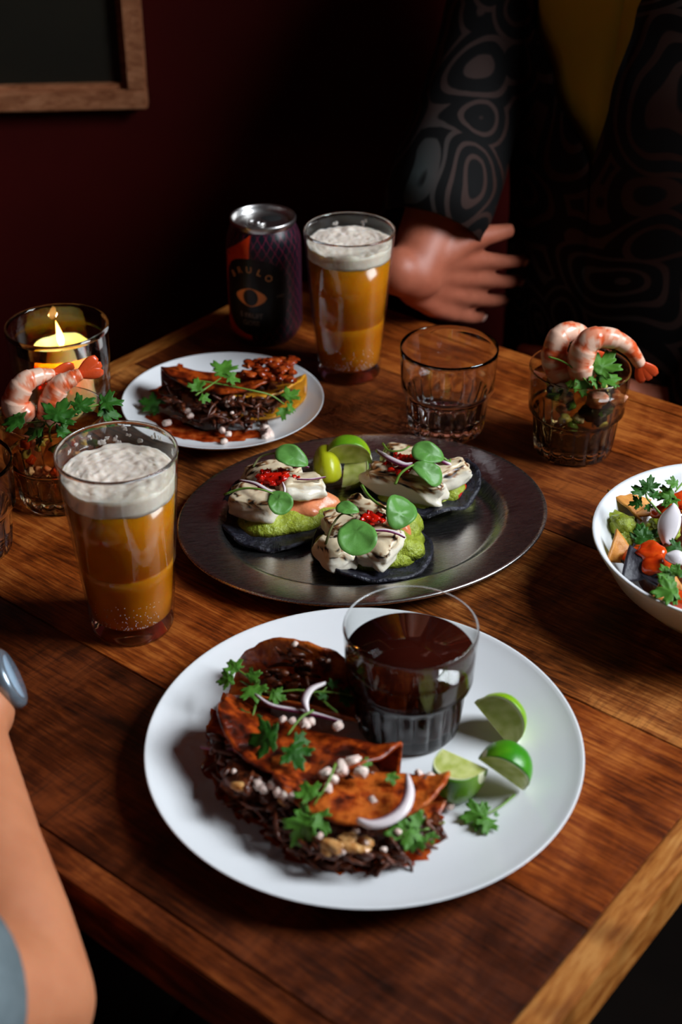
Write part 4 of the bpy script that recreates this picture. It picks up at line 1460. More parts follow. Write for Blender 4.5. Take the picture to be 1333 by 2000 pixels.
# ------------------------------------------------------------------ shrimp
def shrimp(label, path, rmax, group, tail=None, seed=0):
    """path: world points from the thick head end to the tail."""
    loc = path[0].copy()
    root = thing('shrimp', label, 'shrimp', loc, 0, group)
    n = 60
    pts = [p - loc for p in smooth_path(path, n)]
    rad_, cols = [], []
    wh, org, pk = lin((240, 194, 168)), lin((218, 92, 48)), lin((232, 146, 112))
    for i in range(n + 1):
        q = i / n
        seg = (q * 6) % 1.0
        r = rmax * (1 - .62 * q ** 1.3) * (1 + .09 * (seg - .5)) * (min(1, .55 + q * 7) if q < .065 else 1)
        rad_.append(max(r, rmax * .12))
    nn = 18
    v, f = tube(pts, rad_, nn, .95)
    for i in range(n + 1):
        q = i / n
        seg = (q * 6) % 1.0
        for k in range(nn):
            p = v[i * nn + k]
            e = .8 * n3(p, 150, seed) + (.22 if (seg < .16 or seg > .92) else 0) + .75 * n3(p, 60, seed + 2)
            cols.append(org if e > .34 else (pk if e > -.02 else wh))
    cols += [wh, org]
    o = obj('tail_meat', (v, f), M['shrimp'], root, cols=cols)
    # tail fan
    d = (pts[-1] - pts[-6]).normalized()
    sd = d.cross(Vector((0, 1, 0))).normalized()
    for sgn in (-1, 0, 1):
        dd = (d + sd * sgn * .38).normalized()
        e0 = pts[-1] - d * .002
        tp = [e0 + dd * .021 * k / 6 for k in range(7)]
        vf = tube(tp, [.0030, .0040, .0048, .0054, .0056, .0048, .0022], 10, .26, up=(0, 1, 0))
        obj('tail_fan', vf, M['shrimp'], root, cols=[lin((214, 78, 36))] * len(vf[0]))
    return root


ry = t_shr.location.y
shrimp('shrimp hooked over the dark cocktail glass, the one further back', [PD(1108, 742, ry - .004), PD(1084, 700, ry + .002), PD(1096, 656, ry + .008), PD(1132, 650, ry + .018), PD(1160, 690, ry + .030)], .0140, 'shrimp on the right cocktail', seed=1)
shrimp('shrimp with its red tail hanging outside the dark cocktail glass', [PD(1146, 740, ry - .016), PD(1136, 704, ry - .014), PD(1152, 666, ry - .012), PD(1192, 660, ry - .010), PD(1228, 678, ry - .008), PD(1252, 712, ry - .006)], .0140, 'shrimp on the right cocktail', seed=3)
ly = t_shl.location.y
shrimp('shrimp curled over the amber cocktail glass, the one at the picture edge', [PD(58, 822, ly - .012), PD(30, 792, ly - .010), PD(44, 752, ly - .006), PD(72, 736, ly + .002), PD(104, 732, ly + .010)], .0135, 'shrimp on the left cocktail', seed=5)
shrimp('shrimp with upturned red tail against the candle', [PD(100, 830, ly - .006), PD(100, 790, ly - .004), PD(114, 756, ly), PD(138, 740, ly + .004), PD(158, 730, ly + .008)], .0128, 'shrimp on the left cocktail', seed=7)


def cocktail(root, spots, prefix=None):
    for k, (x, y, z, s_, nm, mt) in enumerate(spots):
        if nm == 'onion_ring':
            ring = tube([(s_ * cos(a), s_ * sin(a), 0) for a in [2 * pi * q / 24 for q in range(25)]], s_ * .42, 10, .8, caps=False)
            obj(nm, xf(ring, Matrix.Translation((x, y, z)) @ rnd_rot().to_4x4()), M[mt], root)
        elif nm in ('cucumber_slice',):
            obj(nm, xf(bevel_box(-s_ * 1.5, s_ * 1.5, -s_ * .8, s_ * .8, -s_ * .3, s_ * .3, s_ * .2), Matrix.Translation((x, y, z)) @ Matrix.Rotation(k * 1.3, 4, 'Z') @ Matrix.Rotation(.6 * sin(k * 2.2), 4, 'X')), M[mt], root)
        else:
            obj(nm, blob((x, y, z), (s_, s_ * .8, s_ * .7), 3, .25, 1.4, k, rnd_rot()), M[mt], root)


def ring_spots(n, zr, seed, kinds, rmax=.031):
    rs = random.Random(seed)
    out = []
    for k in range(n):
        a = rs.uniform(-pi, 0.3) if k % 4 else rs.uniform(0, 2 * pi)
        z = rs.uniform(*zr)
        r = rs.uniform(.55, 1.0) * (rmax if z > .046 else .027)
        nm, mt, s_ = kinds[k % len(kinds)]
        out.append((r * cos(a), r * sin(a), z, s_ * rs.uniform(.8, 1.2), nm, mt))
    return out


cocktail(t_shr, ring_spots(26, (.040, .067), 3, [('cucumber_slice', 'cucumber', .0065), ('olive_piece', 'black_bit', .0080), ('avocado_chunk', 'avocado', .0060), ('cucumber_slice', 'cucumber', .0070), ('shrimp_piece', 'shrimp_bit', .0060), ('olive_piece', 'black_bit', .0085)]))
cocktail(t_shr, [(-.022, -.014, .069, .0055, 'onion_ring', 'white_bit'), (.018, -.016, .034, .006, 'avocado_chunk', 'avocado'), (-.006, -.022, .045, .006, 'white_onion_piece', 'white_bit'), (.028, -.02, .060, .008, 'shrimp_piece', 'shrimp_bit'), (.006, -.030, .066, .010, 'shrimp_piece', 'shrimp_bit')])
cocktail(t_shl, ring_spots(26, (.028, .064), 5, [('avocado_chunk', 'avocado', .0045), ('onion_piece', 'onion_dice', .0035), ('cucumber_slice', 'cucumber', .0045), ('tomato_piece', 'tomato', .0045), ('avocado_chunk', 'avocado', .0038), ('shrimp_piece', 'shrimp_bit', .0055)], .033))

sprig('cilantro sprig stuck in the dark shrimp cocktail', [[(1072, 697, .100), (1100, 706, .098), (1126, 724, .092), (1156, 754, .082)]],
      [((1132, 738, .088), (1112, 760, .072)), ((1136, 732, .088), (1140, 776, .070)), ((1146, 738, .088), (1166, 742, .086)), ((1160, 744, .086), (1200, 686, .104)), ((1160, 748, .084), (1212, 738, .084)), ((1150, 742, .086), (1176, 756, .078))])
sprig('dark cilantro sprig draped over the amber shrimp cocktail', [[(100, 862, .070), (98, 836, .090), (128, 812, .098), (170, 796, .100), (214, 786, .100)], [(98, 836, .090), (84, 824, .092), (52, 826, .088)]],
      [((100, 838, .092), (132, 780, .104)), ((104, 832, .092), (150, 806, .096)), ((136, 806, .098), (186, 780, .104)), ((184, 790, .100), (242, 786, .100)), ((180, 796, .100), (236, 816, .088)), ((60, 824, .090), (4, 826, .086)), ((96, 840, .088), (50, 846, .080)), ((100, 842, .088), (146, 850, .080)), ((92, 844, .082), (70, 868, .068))], dark=True)

# ------------------------------------------------------------------ food in the bowl
def chip(label, c_px, s_, rz, tilt, mat='chip', bend=.25):
    loc = P(*c_px)
    n = 14
    tri = [Vector((cos(a), sin(a), 0)) for a in (pi / 2, pi / 2 + 2.094, pi / 2 + 4.189)]
    v, f, idx = [], [], {}
    for i in range(n + 1):
        for j in range(n + 1 - i):
            a, b_ = i / n, j / n
            p = tri[0] * a + tri[1] * b_ + tri[2] * (1 - a - b_)
            # soften the corners
            rr_ = p.length
            p = p * (1 - .13 * max(0, rr_ - .6))
            z = bend * (p.x * p.x) - .15 * p.y * p.y + .05 * n3(p, 2.5, s_ * 999)
            idx[i, j] = len(v)
            v.append((p.x * s_, p.y * s_, z * s_))
    for i in range(n):
        for j in range(n - i):
            f.append((idx[i, j], idx[i + 1, j], idx[i, j + 1]))
            if j < n - i - 1:
                f.append((idx[i + 1, j], idx[i + 1, j + 1], idx[i, j + 1]))
    o = obj('tortilla_chip', (v, f), M[mat], loc=loc)
    md = o.modifiers.new('thickness', 'SOLIDIFY'); md.thickness = .0018; md.offset = 0
    o.rotation_euler = (tilt[0], tilt[1], rz)
    return tag(o, label, 'chip', 'tortilla chips in the bowl')


def soft(name, label, cat, c_px, vf, mat, group=None, cols=None):
    return tag(obj(name, vf, M[mat], loc=P(*c_px), cols=cols), label, cat, group)


bed = mound(.0745, .030, 3, lump=.3, lf=45, irr=.01, p=3.5)
bd = obj('bean_base', xf(bed, Matrix.Translation((0, 0, .0245))), M['meat'], loc=BOWL)
tag(bd, 'dark bean and sauce layer under the chips in the bowl', 'beans')
chip('golden chip standing at the left inside edge of the bowl', (1212, 1076, .052), .018, .4, (.9, .3))
chip('golden chip lying near the back of the bowl below the cilantro', (1236, 986, .050), .024, 1.2, (.5, .1))
chip('small chip corner sticking out left of the guacamole', (1188, 1016, .046), .014, 1.6, (.3, .2))
chip('dark blue corn chip at the front wall of the bowl', (1246, 1108, .054), .020, .2, (.6, -.1), 'chip_dark')
chip('dark blue corn chip under the tomato pieces in the bowl', (1282, 1124, .046), .030, 1.0, (.2, .2), 'chip_dark')
chip('golden chip at the right picture edge beside the onion petal', (1330, 990, .056), .022, .9, (.4, .4))
chip('golden chip low at the front of the bowl', (1310, 1150, .054), .018, .1, (.7, .2))
chip('golden chip hidden behind the guacamole in the bowl', (1280, 1000, .046), .024, 2.2, (.3, .3))
for lab, px, R, sd in (('guacamole dollop at the left side of the bowl', (1216, 1028, .044), .0155, 3), ('guacamole dollop in the middle of the bowl beside the onion petal', (1284, 1036, .050), .0165, 6), ('small smear of guacamole on the chip at the left', (1222, 1052, .040), .010, 9)):
    soft('guacamole_dollop', lab, 'guacamole', px, merge([blob((random.uniform(-.5, .5) * R, random.uniform(-.5, .5) * R, random.uniform(-.3, .3) * R), (R * .62, R * .6, R * .5), 3, .22, 2.2, sd + k) for k in range(6)]), 'guac', 'guacamole dollops in the bowl')
for k, (lab, px, R) in enumerate((('orange-red tomato piece at the left of the salsa in the bowl', (1246, 1088, .052), .0105), ('round glossy tomato piece on top of the salsa in the bowl', (1272, 1082, .058), .0115), ('orange tomato piece at the front of the salsa in the bowl', (1280, 1106, .054), .0110), ('red tomato piece behind the guacamole in the bowl', (1300, 1000, .062), .0100), ('red tomato piece at the right picture edge of the bowl', (1328, 982, .064), .0110), ('tomato piece half hidden by the front cilantro in the bowl', (1330, 1176, .056), .0100))):
    soft('tomato_piece', lab, 'tomato', px, blob((0, 0, 0), (R, R * .85, R * .75), 3, .2, 1.5, k + 3), 'tomato', 'tomato pieces in the bowl')


def petal(label, a_px, b_px, w_, nrm):
    A, B = P(*a_px), P(*b_px)
    L = (B - A).length
    n, m = 16, 10
    v, c, f = [], [], []
    for s_ in (0, 1):
        for i in range(n + 1):
            u = i / n
            wd = w_ * sin(pi * (.06 + .9 * u)) ** .8
            for j in range(m + 1):
                q = -1 + 2 * j / m
                v.append(Vector((u * L, q * wd, (.0028 * (1 - q * q) + .003 * sin(pi * u)) - s_ * .0014)))
                c.append(ONP if (s_ == 1) else lin((232, 224, 226)))
    N = (n + 1) * (m + 1)
    for s_ in (0, 1):
        for i in range(n):
            for j in range(m):
                a = s_ * N + i * (m + 1) + j
                f.append((a, a + m + 1, a + m + 2, a + 1))
    for i in range(n):
        for j in (0, m):
            a = i * (m + 1) + j
            f.append((a, a + m + 1, N + a + m + 1, N + a))
    for i in (0, n):
        for j in range(m):
            a = i * (m + 1) + j
            f.append((a, a + 1, N + a + 1, N + a))
    o = obj('onion_petal', (v, f), M['onion'], cols=c)
    o.matrix_basis = basis(B - A, Vector(nrm), A)
    return tag(o, label, 'onion')


petal('white onion petal standing upright in the bowl', (1302, 1064, .060), (1318, 986, .076), .0088, (-.5, -.7, .5))
petal('pale onion petal lying flat near the front of the bowl', (1300, 1086, .066), (1345, 1098, .064), .006, (0, -.5, 1))
sprig('upright cilantro sprig at the back of the bowl', [[(1292, 1004, .070), (1276, 986, .076), (1264, 972, .080), (1262, 958, .082)]],
      [((1264, 972, .080), (1236, 948, .084)), ((1264, 968, .080), (1274, 928, .092)), ((1266, 974, .080), (1288, 960, .082)), ((1262, 980, .076), (1228, 986, .072)), ((1266, 980, .078), (1268, 1000, .070))], dark=True)
sprig('broad cilantro leaf at the right of the back sprig in the bowl', [[(1340, 936, .080), (1320, 960, .078)]], [((1326, 960, .078), (1282, 974, .072)), ((1330, 950, .08), (1300, 940, .084)), ((1326, 966, .076), (1294, 990, .07))])
sprig('dark cilantro leaf under the guacamole in the middle of the bowl', [], [((1230, 1068, .054), (1288, 1038, .062)), ((1240, 1072, .052), (1280, 1062, .056)), ((1250, 1066, .054), (1262, 1026, .066))], dark=True)
sprig('light green cilantro leaf at the front of the bowl above the rim', [], [((1326, 1136, .062), (1284, 1124, .066)), ((1320, 1130, .064), (1326, 1100, .074)), ((1322, 1138, .062), (1290, 1104, .068))])
sprig('pointed cilantro leaf hanging over the front rim of the bowl', [], [((1338, 1154, .066), (1272, 1160, .064)), ((1332, 1158, .066), (1296, 1176, .060))])
sprig('cilantro leaf beneath the flat onion petal in the bowl', [], [((1340, 1070, .064), (1298, 1076, .062)), ((1344, 1120, .066), (1326, 1128, .066))], dark=True)

# ------------------------------------------------------------------ people
def capsule(pts, radii, n=16):
    """Tapered limb with rounded ends and joints."""
    pts = [Vector(p) for p in pts]
    dense, rd = [], []
    for i in range(len(pts) - 1):
        for k in range(6):
            q = k / 6
            dense.append(pts[i].lerp(pts[i + 1], q)); rd.append(radii[i] + (radii[i + 1] - radii[i]) * q)
    dense.append(pts[-1]); rd.append(radii[-1])
    parts = [tube(dense, rd, n)]
    for p, r in ((pts[0], radii[0]), (pts[-1], radii[-1])):
        parts.append(blob(p, r * .995, 3, 0))
    for p, r in zip(pts[1:-1], radii[1:-1]):
        parts.append(blob(p, r, 3, 0))
    return parts


def fused(name, parts, voxel, mat, parent, smooth=6):
    """One continuous skin over all the given closed pieces."""
    me = make_mesh('raw', *merge(parts), mat)
    o = bpy.data.objects.new('raw', me)
    COL.objects.link(o)
    rm = o.modifiers.new('r', 'REMESH'); rm.mode = 'VOXEL'; rm.voxel_size = voxel; rm.use_smooth_shade = True
    sm = o.modifiers.new('s', 'SMOOTH'); sm.iterations = smooth; sm.factor = .5
    dg = bpy.context.evaluated_depsgraph_get()
    m2 = bpy.data.meshes.new_from_object(o.evaluated_get(dg))
    bpy.data.objects.remove(o)
    m2.name = name
    if not m2.materials:
        m2.materials.append(mat)
    m2.polygons.foreach_set('use_smooth', [True] * len(m2.polygons))
    return link(name, m2, parent)


def hand_parts(wrist, knuckle_dir, thumb_side, back, curl=(.35, .5, .4), spread=.10, size=1.0, thumb=(.75, .3), fan=1.0):
    """Palm, four unequal fingers and a thumb. knuckle_dir: wrist to knuckles, thumb_side: across, back: back-of-hand normal."""
    f = Vector(knuckle_dir).normalized()
    t_ = Vector(thumb_side); t_ = (t_ - f * t_.dot(f)).normalized()
    b_ = Vector(back); b_ = (b_ - f * b_.dot(f) - t_ * b_.dot(t_)).normalized()
    W = Vector(wrist)
    s = size
    parts = capsule([W - f * .02 * s, W + f * .01 * s], [.026 * s, .026 * s])
    tips, nails = [], []
    for k, off in enumerate((.0345, .0120, -.0110, -.0335)):
        kn = W + f * (.088 - abs(off) * .25) * s + t_ * off * s
        parts += capsule([W + f * .012 * s + t_ * off * .55 * s, W + f * .05 * s + t_ * off * .85 * s, kn], [.016 * s, .0145 * s, .0112 * s])
        L = (.88, 1.0, .93, .74)[k]
        d = (f + t_ * (off / .03) * spread * fan).normalized()
        p = kn.copy()
        ch = [p.copy()]
        ang = 0.0
        for j, ln in enumerate((.044, .027, .021)):
            ang += curl[j] * (1 + .12 * (k - 1.5))
            dd = d * cos(ang) - b_ * sin(ang)
            p = p + dd * ln * L * s
            ch.append(p.copy())
        parts += capsule(ch, [.0098 * s, .0086 * s, .0079 * s, .0068 * s])
        up = (b_ * cos(ang) + d * sin(ang)).normalized()
        nails.append((ch[-1] * .8 + ch[-2] * .2 + up * .0062 * s, dd, up, .0052 * s))
    # thumb leaves the side of the palm near its base
    th0 = W + f * .022 * s + t_ * .024 * s
    d1 = (f * .62 + t_ * thumb[0] - b_ * thumb[1]).normalized()
    d2 = (f * .9 + t_ * thumb[0] * .45 - b_ * (thumb[1] + .12)).normalized()
    th1 = th0 + d1 * .040 * s
    th2 = th1 + d2 * .032 * s
    th3 = th2 + d2 * .022 * s
    parts += capsule([W + f * .02 * s + t_ * .01 * s, th0, th1, th2, th3], [.018 * s, .0165 * s, .0128 * s, .0108 * s, .0086 * s])
    return parts, nails


def head_parts(c, face, s=1.0):
    """Head about c looking along face: skull, jaw, nose, ears, neck root."""
    f = Vector(face).normalized()
    r = f.cross(Vector((0, 0, 1))).normalized()
    u = Vector((0, 0, 1))
    rot = Matrix((r, f, u)).transposed()
    q = lambda x, y, z: c + rot @ Vector((x, y, z)) * s
    P_ = [blob(q(0, -.008, .025), (.074 * s, .092 * s, .088 * s), 4, 0, rot=rot), blob(q(0, .022, -.045), (.058 * s, .066 * s, .066 * s), 4, 0, rot=rot), blob(q(0, .058, -.088), (.026 * s, .022 * s, .02 * s), 3, 0, rot=rot)]
    P_ += capsule([q(0, .084, .012), q(0, .098, -.018), q(0, .104, -.032)], [.008 * s, .010 * s, .0125 * s])
    P_ += capsule([q(-.016, .085, -.060), q(0, .092, -.061), q(.016, .085, -.060)], [.006 * s, .009 * s, .006 * s])
    for k in (-1, 1):
        P_.append(blob(q(.076 * k, -.012, -.004), (.010 * s, .020 * s, .032 * s), 3, 0, rot=rot))
    return P_, q, rot


def loft(rows, n=48, gap=None):
    """rows: (z, cx, cy, rx, ry, rot, [half gap angle]) -> shell; the gap opens to the front (-Y of the row frame)."""
    v, f = [], []
    for z, cx, cy_, rx, ry, ro, *g in rows:
        ga, gb = (g[0], g[1]) if g else (0.0, 0.0)
        for k in range(n + 1):
            a = -pi / 2 + ga + (2 * pi - ga - gb) * k / n
            x, y = rx * cos(a), ry * sin(a)
            # flattened oval
            v.append(Vector((cx + x * cos(ro) - y * sin(ro), cy_ + x * sin(ro) + y * cos(ro), z)))
    for i in range(len(rows) - 1):
        for k in range(n):
            a = i * (n + 1) + k
            f.append((a, a + 1, a + n + 2, a + n + 1))
    return v, f


def lerp_rows(rows, m):
    out = []
    for A, B in zip(rows, rows[1:]):
        for k in range(m):
            q = k / m
            q2 = q * q * (3 - 2 * q)
            out.append(tuple(a + (b_ - a) * (q if i == 0 else q2) for i, (a, b_) in enumerate(zip(A, B))))
    out.append(rows[-1])
    return out


def shell(name, vf, mat, parent, tk=.004):
    me = make_mesh(name, vf[0], vf[1], mat)
    o = link(name, me, parent)
    md = o.modifiers.new('thickness', 'SOLIDIFY'); md.thickness = tk; md.offset = -1
    return o


# ---- the guest across the table
def guest_far():
    g0 = Vector((0.358, 1.50, 0))
    fa = radians(-134)                    # facing
    F_ = Vector((cos(fa), sin(fa), 0)); Rt = Vector((F_.y, -F_.x, 0))   # right hand side of the guest
    U = Vector((0, 0, 1))
    at = lambda fwd, right, z: g0 + F_ * fwd + Rt * right + U * z
    root = thing('person', 'person in a black scroll-patterned shirt over a mustard top, hand on the table edge', 'person', g0)
    L = lambda p: p - g0
    sh_r, sh_l = at(-.02, .185, 1.17), at(-.02, -.185, 1.17)
    # right hand on the table: back of the hand to the camera, fingers to the guest's left
    wr = PD(806, 536, 1.372); el_r = at(.13, .165, .93)
    kd = PD(876, 552, 1.398) - wr
    parts = []
    parts += [blob(at(0, 0, .95), (.125, .10, .25), 4, 0, rot=Matrix.Rotation(fa + pi / 2, 3, 'Z')), blob(at(-.02, 0, .60), (.165, .12, .13), 4, 0, rot=Matrix.Rotation(fa + pi / 2, 3, 'Z'))]
    parts += capsule([at(-.02, .11, 1.17), sh_r, el_r, el_r.lerp(wr, .5), wr], [.055, .052, .042, .038, .028])
    hp, nails = hand_parts(wr, kd, Vector((.12, -.12, 1)), Vector((-.35, -1, .25)), curl=(.10, .22, .2), spread=.06, size=.98, thumb=(.72, -.05))
    parts += hp
    # left forearm lying along the table edge, hand behind the cocktail glass
    wr_l = PD(1185, 784, 1.370); el_l = PD(1480, 850, 1.33)
    parts += capsule([at(-.02, -.11, 1.17), sh_l, el_l, el_l.lerp(wr_l, .5), wr_l], [.055, .052, .044, .040, .029])
    hl, nails_l = hand_parts(wr_l, PD(1085, 790, 1.40) - wr_l, Vector((0, .3, 1)), Vector((0, -.8, .6)), curl=(.35, .45, .3), spread=.1, thumb=(.5, .1))
    parts += hl
    hc = at(.05, 0, 1.47)
    hd, q, rot = head_parts(hc, F_ * 1 - U * .25)
    parts += hd + capsule([at(-.02, 0, 1.17), at(.0, 0, 1.26), hc - U * .05], [.075, .054, .056])
    # thighs and shins
    for s_ in (-1, 1):
        hip, kn, an = at(-.02, .09 * s_, .56), at(.40, .13 * s_, .54), at(.36, .13 * s_, .07)
        parts += capsule([hip, kn, an], [.085, .060, .038])
        parts += capsule([an - F_ * .02 - U * .03, an + F_ * .14 - U * .045], [.032, .024])
    body = fused('body', [([L(x) for x in v], f) for v, f in parts], .0042, M['skin_far'], root, 4)
    for c_, d_, u_, r_ in nails:
        obj('fingernail', xf(blob((0, 0, 0), (r_ * 1.25, r_, r_ * .3), 2, 0), basis(d_, u_, L(c_))), M['nail'], root)
    # clothes
    ro = fa + pi / 2
    rows = [(z, F_.x * fw, F_.y * fw, rx, ry, ro) for z, fw, rx, ry in ((.50, -.02, .175, .132), (.62, -.02, .178, .134), (.80, 0, .165, .124), (.98, .005, .175, .128), (1.10, 0, .185, .122), (1.19, -.015, .165, .098), (1.245, -.015, .075, .066))]
    shell('top', loft(lerp_rows(rows, 6)), M['tee'], root)
    rows = []
    for z, fw, rx, ry, ga, gb in ((.46, -.02, .192, .150, 0, 0), (.62, -.02, .194, .152, 0, 0), (.80, 0, .184, .145, 0, 0), (.91, .004, .190, .147, 0, 0.02), (.98, .004, .194, .145, .06, .34), (1.06, 0, .200, .140, .12, .80), (1.12, 0, .202, .137, .22, 1.1), (1.20, -.016, .180, .112, .7, 1.1), (1.245, -.016, .086, .078, .9, .9)):
        rows.append((z, F_.x * fw, F_.y * fw, rx, ry, ro, ga, gb))
    shell('shirt', loft(lerp_rows(rows, 8), 72), M['scroll'], root)
    def sleeve(a, b_, c_, r):
        pts = smooth_path([L(a), L(a.lerp(b_, .5)), L(b_), L(c_)], 24)
        n = len(pts)
        v, f = tube(pts, [r[0] + (r[1] - r[0]) * k / (n - 1) + .004 * sin(k * .9) for k in range(n)], 28, caps=False)
        shell('sleeve', (v, f), M['scroll'], root)
    sleeve(sh_r - Rt * .05 + U * .015, sh_r.lerp(el_r, .55) + Rt * .01, el_r.lerp(wr, .74), (.078, .054))
    sleeve(sh_l + Rt * .05 + U * .015, sh_l.lerp(el_l, .6), el_l.lerp(wr_l, .25), (.078, .066))
    # trousers
    tp = []
    for s_ in (-1, 1):
        tp += capsule([at(-.02, .09 * s_, .56), at(.40, .13 * s_, .54), at(.36, .13 * s_, .10)], [.098, .072, .058])
    tp += [blob(at(-.03, 0, .58), (.178, .125, .10), 4, 0, rot=Matrix.Rotation(fa + pi / 2, 3, 'Z'))]
    fused('trousers', [([L(x) for x in v], f) for v, f in tp], .006, M['trousers'], root, 3)
    # face and hair
    for k in (-1, 1):
        e = obj('eye', blob(L(q(.031 * k, .078, .004)), .0115, 3, 0), M['eye'], root)
        obj('iris', blob(L(q(.031 * k, .0865, .004)), .0052, 2, 0), M['wick'], e)
    obj('mouth', merge(capsule([L(q(-.02, .088, -.060)), L(q(0, .096, -.061)), L(q(.02, .088, -.060))], [.003, .0055, .003])), M['lips'], root)
    hv = blob(Vector((0, 0, 0)), (.083, .100, .094), 4, .05, 3)
    keep = [p for p in hv[0]]
    v = [L(q(0, -.014, .034)) + rot @ Vector((p.x, min(p.y, .058 + .5 * max(0, p.z - .02)), max(p.z, -.055 if p.y < 0 else .02))) for p in keep]
    obj('hair', (v, hv[1]), M['hair'], root)
    # seat
    st = thing('bench', 'dark wooden bench under the person in the scroll-patterned shirt', 'bench', (g0.x, g0.y, 0), fa + pi / 2)
    obj('seat', bevel_box(-.20, .20, -.17, .13, .425, .455, .004), M['bench'], st)
    for x in (-.17, .17):
        for y in (-.14, .10):
            obj('leg', bevel_box(x - .02, x + .02, y - .02, y + .02, 0, .425, .003), M['bench'], st)


guest_far()


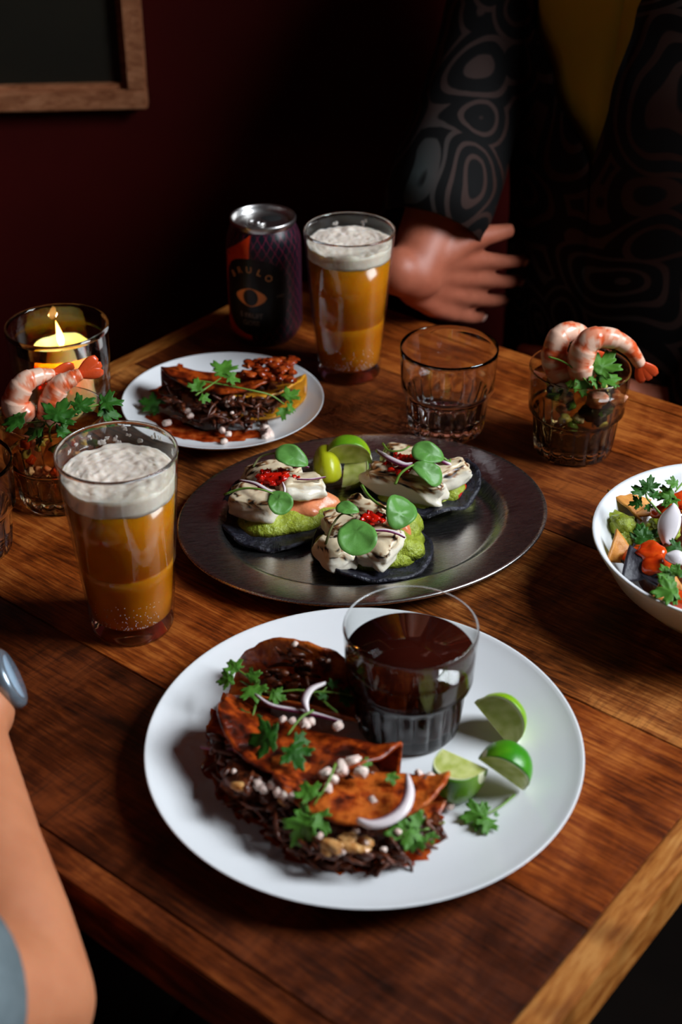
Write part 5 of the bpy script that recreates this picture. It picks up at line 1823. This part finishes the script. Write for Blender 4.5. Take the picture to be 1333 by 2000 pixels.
# ---- the guest at the near left, of whom only an arm is in the picture
def guest_near():
    fa = radians(51.5)
    F_ = Vector((cos(fa), sin(fa), 0)); Rt = Vector((F_.y, -F_.x, 0)); U = Vector((0, 0, 1))
    g0 = Vector((-.60, .26, 0))
    at = lambda fwd, right, z: g0 + F_ * fwd + Rt * right + U * z
    root = thing('person', 'bare forearm with a watch and grey sleeve, at the near left table edge', 'person', g0)
    L = lambda p: p - g0
    el = P(36, 1960, .004); wr = P(-90, 1372, .040)
    sh = at(.0, .19, 1.17)
    mid = el.lerp(wr, .42) + Vector((-.004, 0, .006))
    parts = [blob(at(0, 0, .95), (.125, .10, .25), 4, 0, rot=Matrix.Rotation(fa + pi / 2, 3, 'Z')), blob(at(-.02, 0, .60), (.165, .12, .13), 4, 0, rot=Matrix.Rotation(fa + pi / 2, 3, 'Z'))]
    parts += capsule([at(0, .11, 1.17), sh, el + (sh - el) * .25, el, el.lerp(mid, .45), mid, wr], [.055, .052, .046, .043, .042, .038, .027], 24)
    hp, nails = hand_parts(wr, P(-330, 1290, .03) - wr, Vector((.4, 1, .25)), U, curl=(.3, .4, .3), thumb=(.5, .25))
    parts += hp
    wl = P(-420, 1300, .030); ell = at(.20, -.26, .80)
    parts += capsule([at(0, -.11, 1.17), at(0, -.19, 1.17), ell, ell.lerp(wl, .5), wl], [.055, .052, .043, .040, .027])
    hl, nl = hand_parts(wl, Vector((.4, .9, 0)), Vector((.9, -.4, .2)), U, curl=(.3, .4, .3))
    parts += hl
    hc = at(.05, 0, 1.47)
    hd, q, rot = head_parts(hc, F_ - U * .3)
    parts += hd + capsule([at(-.02, 0, 1.17), at(0, 0, 1.26), hc - U * .05], [.075, .054, .056])
    for s_ in (-1, 1):
        hip, kn, an = at(-.02, .09 * s_, .56), at(.38, .12 * s_, .54), at(.34, .12 * s_, .07)
        parts += capsule([hip, kn, an], [.085, .060, .038])
        parts += capsule([an - F_ * .02 - U * .03, an + F_ * .14 - U * .045], [.032, .024])
    fused('body', [([L(x) for x in v], f) for v, f in parts], .0045, M['skin'], root, 6)
    for c_, d_, u_, r_ in nails + nl:
        obj('fingernail', xf(blob((0, 0, 0), (r_ * 1.25, r_, r_ * .3), 2, 0), basis(d_, u_, L(c_))), M['nail'], root)
    ro = fa + pi / 2
    rows = [(z, F_.x * fw, F_.y * fw, rx, ry, ro) for z, fw, rx, ry in ((.50, -.02, .185, .145), (.62, -.02, .188, .146), (.80, 0, .18, .136), (.98, .005, .186, .138), (1.10, 0, .195, .130), (1.19, -.015, .172, .105), (1.245, -.015, .078, .069))]
    shell('shirt', loft(lerp_rows(rows, 6)), M['grey_cloth'], root)
    def sleeve(a, b_, q0, q1, r):
        pts = [L(a.lerp(b_, q0 + (q1 - q0) * k / 20)) for k in range(21)]
        rr_ = [r[0] + (r[1] - r[0]) * k / 20 + (.0025 * sin(k * 1.3) if 2 < k < 17 else 0) + (.002 if k > 17 else 0) for k in range(21)]
        shell('sleeve', tube(pts, rr_, 40, caps=False), M['grey_cloth'], root, .003)
    sleeve(sh, el, -.12, .885, (.075, .060))
    sleeve(at(0, -.19, 1.17), ell, -.12, .85, (.075, .060))
    tp = []
    for s_ in (-1, 1):
        tp += capsule([at(-.02, .09 * s_, .56), at(.38, .12 * s_, .54), at(.34, .12 * s_, .10)], [.098, .072, .058])
    tp += [blob(at(-.03, 0, .58), (.178, .125, .10), 4, 0, rot=Matrix.Rotation(fa + pi / 2, 3, 'Z'))]
    fused('trousers', [([L(x) for x in v], f) for v, f in tp], .006, M['trousers'], root, 3)
    for k in (-1, 1):
        e = obj('eye', blob(L(q(.031 * k, .078, .004)), .0115, 3, 0), M['eye'], root)
        obj('iris', blob(L(q(.031 * k, .0865, .004)), .0052, 2, 0), M['wick'], e)
    obj('mouth', merge(capsule([L(q(-.02, .088, -.060)), L(q(0, .096, -.061)), L(q(.02, .088, -.060))], [.003, .0055, .003])), M['lips'], root)
    hv = blob(Vector((0, 0, 0)), (.083, .100, .094), 4, .05, 3)
    v = [L(q(0, -.014, .034)) + rot @ Vector((p.x, min(p.y, .058 + .5 * max(0, p.z - .02)), max(p.z, -.055 if p.y < 0 else .02))) for p in hv[0]]
    obj('hair', (v, hv[1]), M['hair'], root)
    # watch: strap round the wrist, flat round case on the outer side
    ax = (wr - mid).normalized()
    wc = wr - ax * .002
    wt = thing('wristwatch', 'silver-blue wristwatch on the bare wrist at the left picture edge', 'watch', wc)
    outw = Vector((.97, -.1, .28)); outw = (outw - ax * outw.dot(ax)).normalized()
    m = basis(ax, outw)
    band = []
    for k in range(49):
        a = 2 * pi * k / 48
        band.append(Vector((0, .0310 * sin(a), .0325 * cos(a))))
    obj('strap', xf(tube(band, .0095, 10, .16, up=(1, 0, 0), caps=False), m), M['watch_strap'], wt)
    case = lathe([(0, 0), (.018, 0), (.0205, .0015), (.0215, .005), (.0205, .0085), (.0185, .0098), (0, .0098)], 48)
    obj('case', xf(case, m @ Matrix.Translation((0, 0, .034))), M['watch_metal'], wt)
    obj('dial', xf(lathe([(0, .0102), (.0155, .0102), (.016, .0095)], 48), m @ Matrix.Translation((0, 0, .034))), M['watch_face'], wt)
    obj('crown', xf(tube([(0, .019, .0335), (0, .0225, .0335)], .0026, 12), m), M['watch_metal'], wt)
    st = thing('stool', 'dark wooden stool under the near guest in grey', 'stool', (g0.x, g0.y, 0), fa)
    obj('seat', lathe([(0, .42), (.17, .42), (.175, .43), (.175, .445), (.165, .455), (0, .455)], 48), M['bench'], st)
    for k in range(4):
        a = pi / 4 + k * pi / 2
        obj('leg', tube([(.11 * cos(a), .11 * sin(a), .42), (.15 * cos(a), .15 * sin(a), 0)], .016, 12), M['bench'], st)


guest_near()
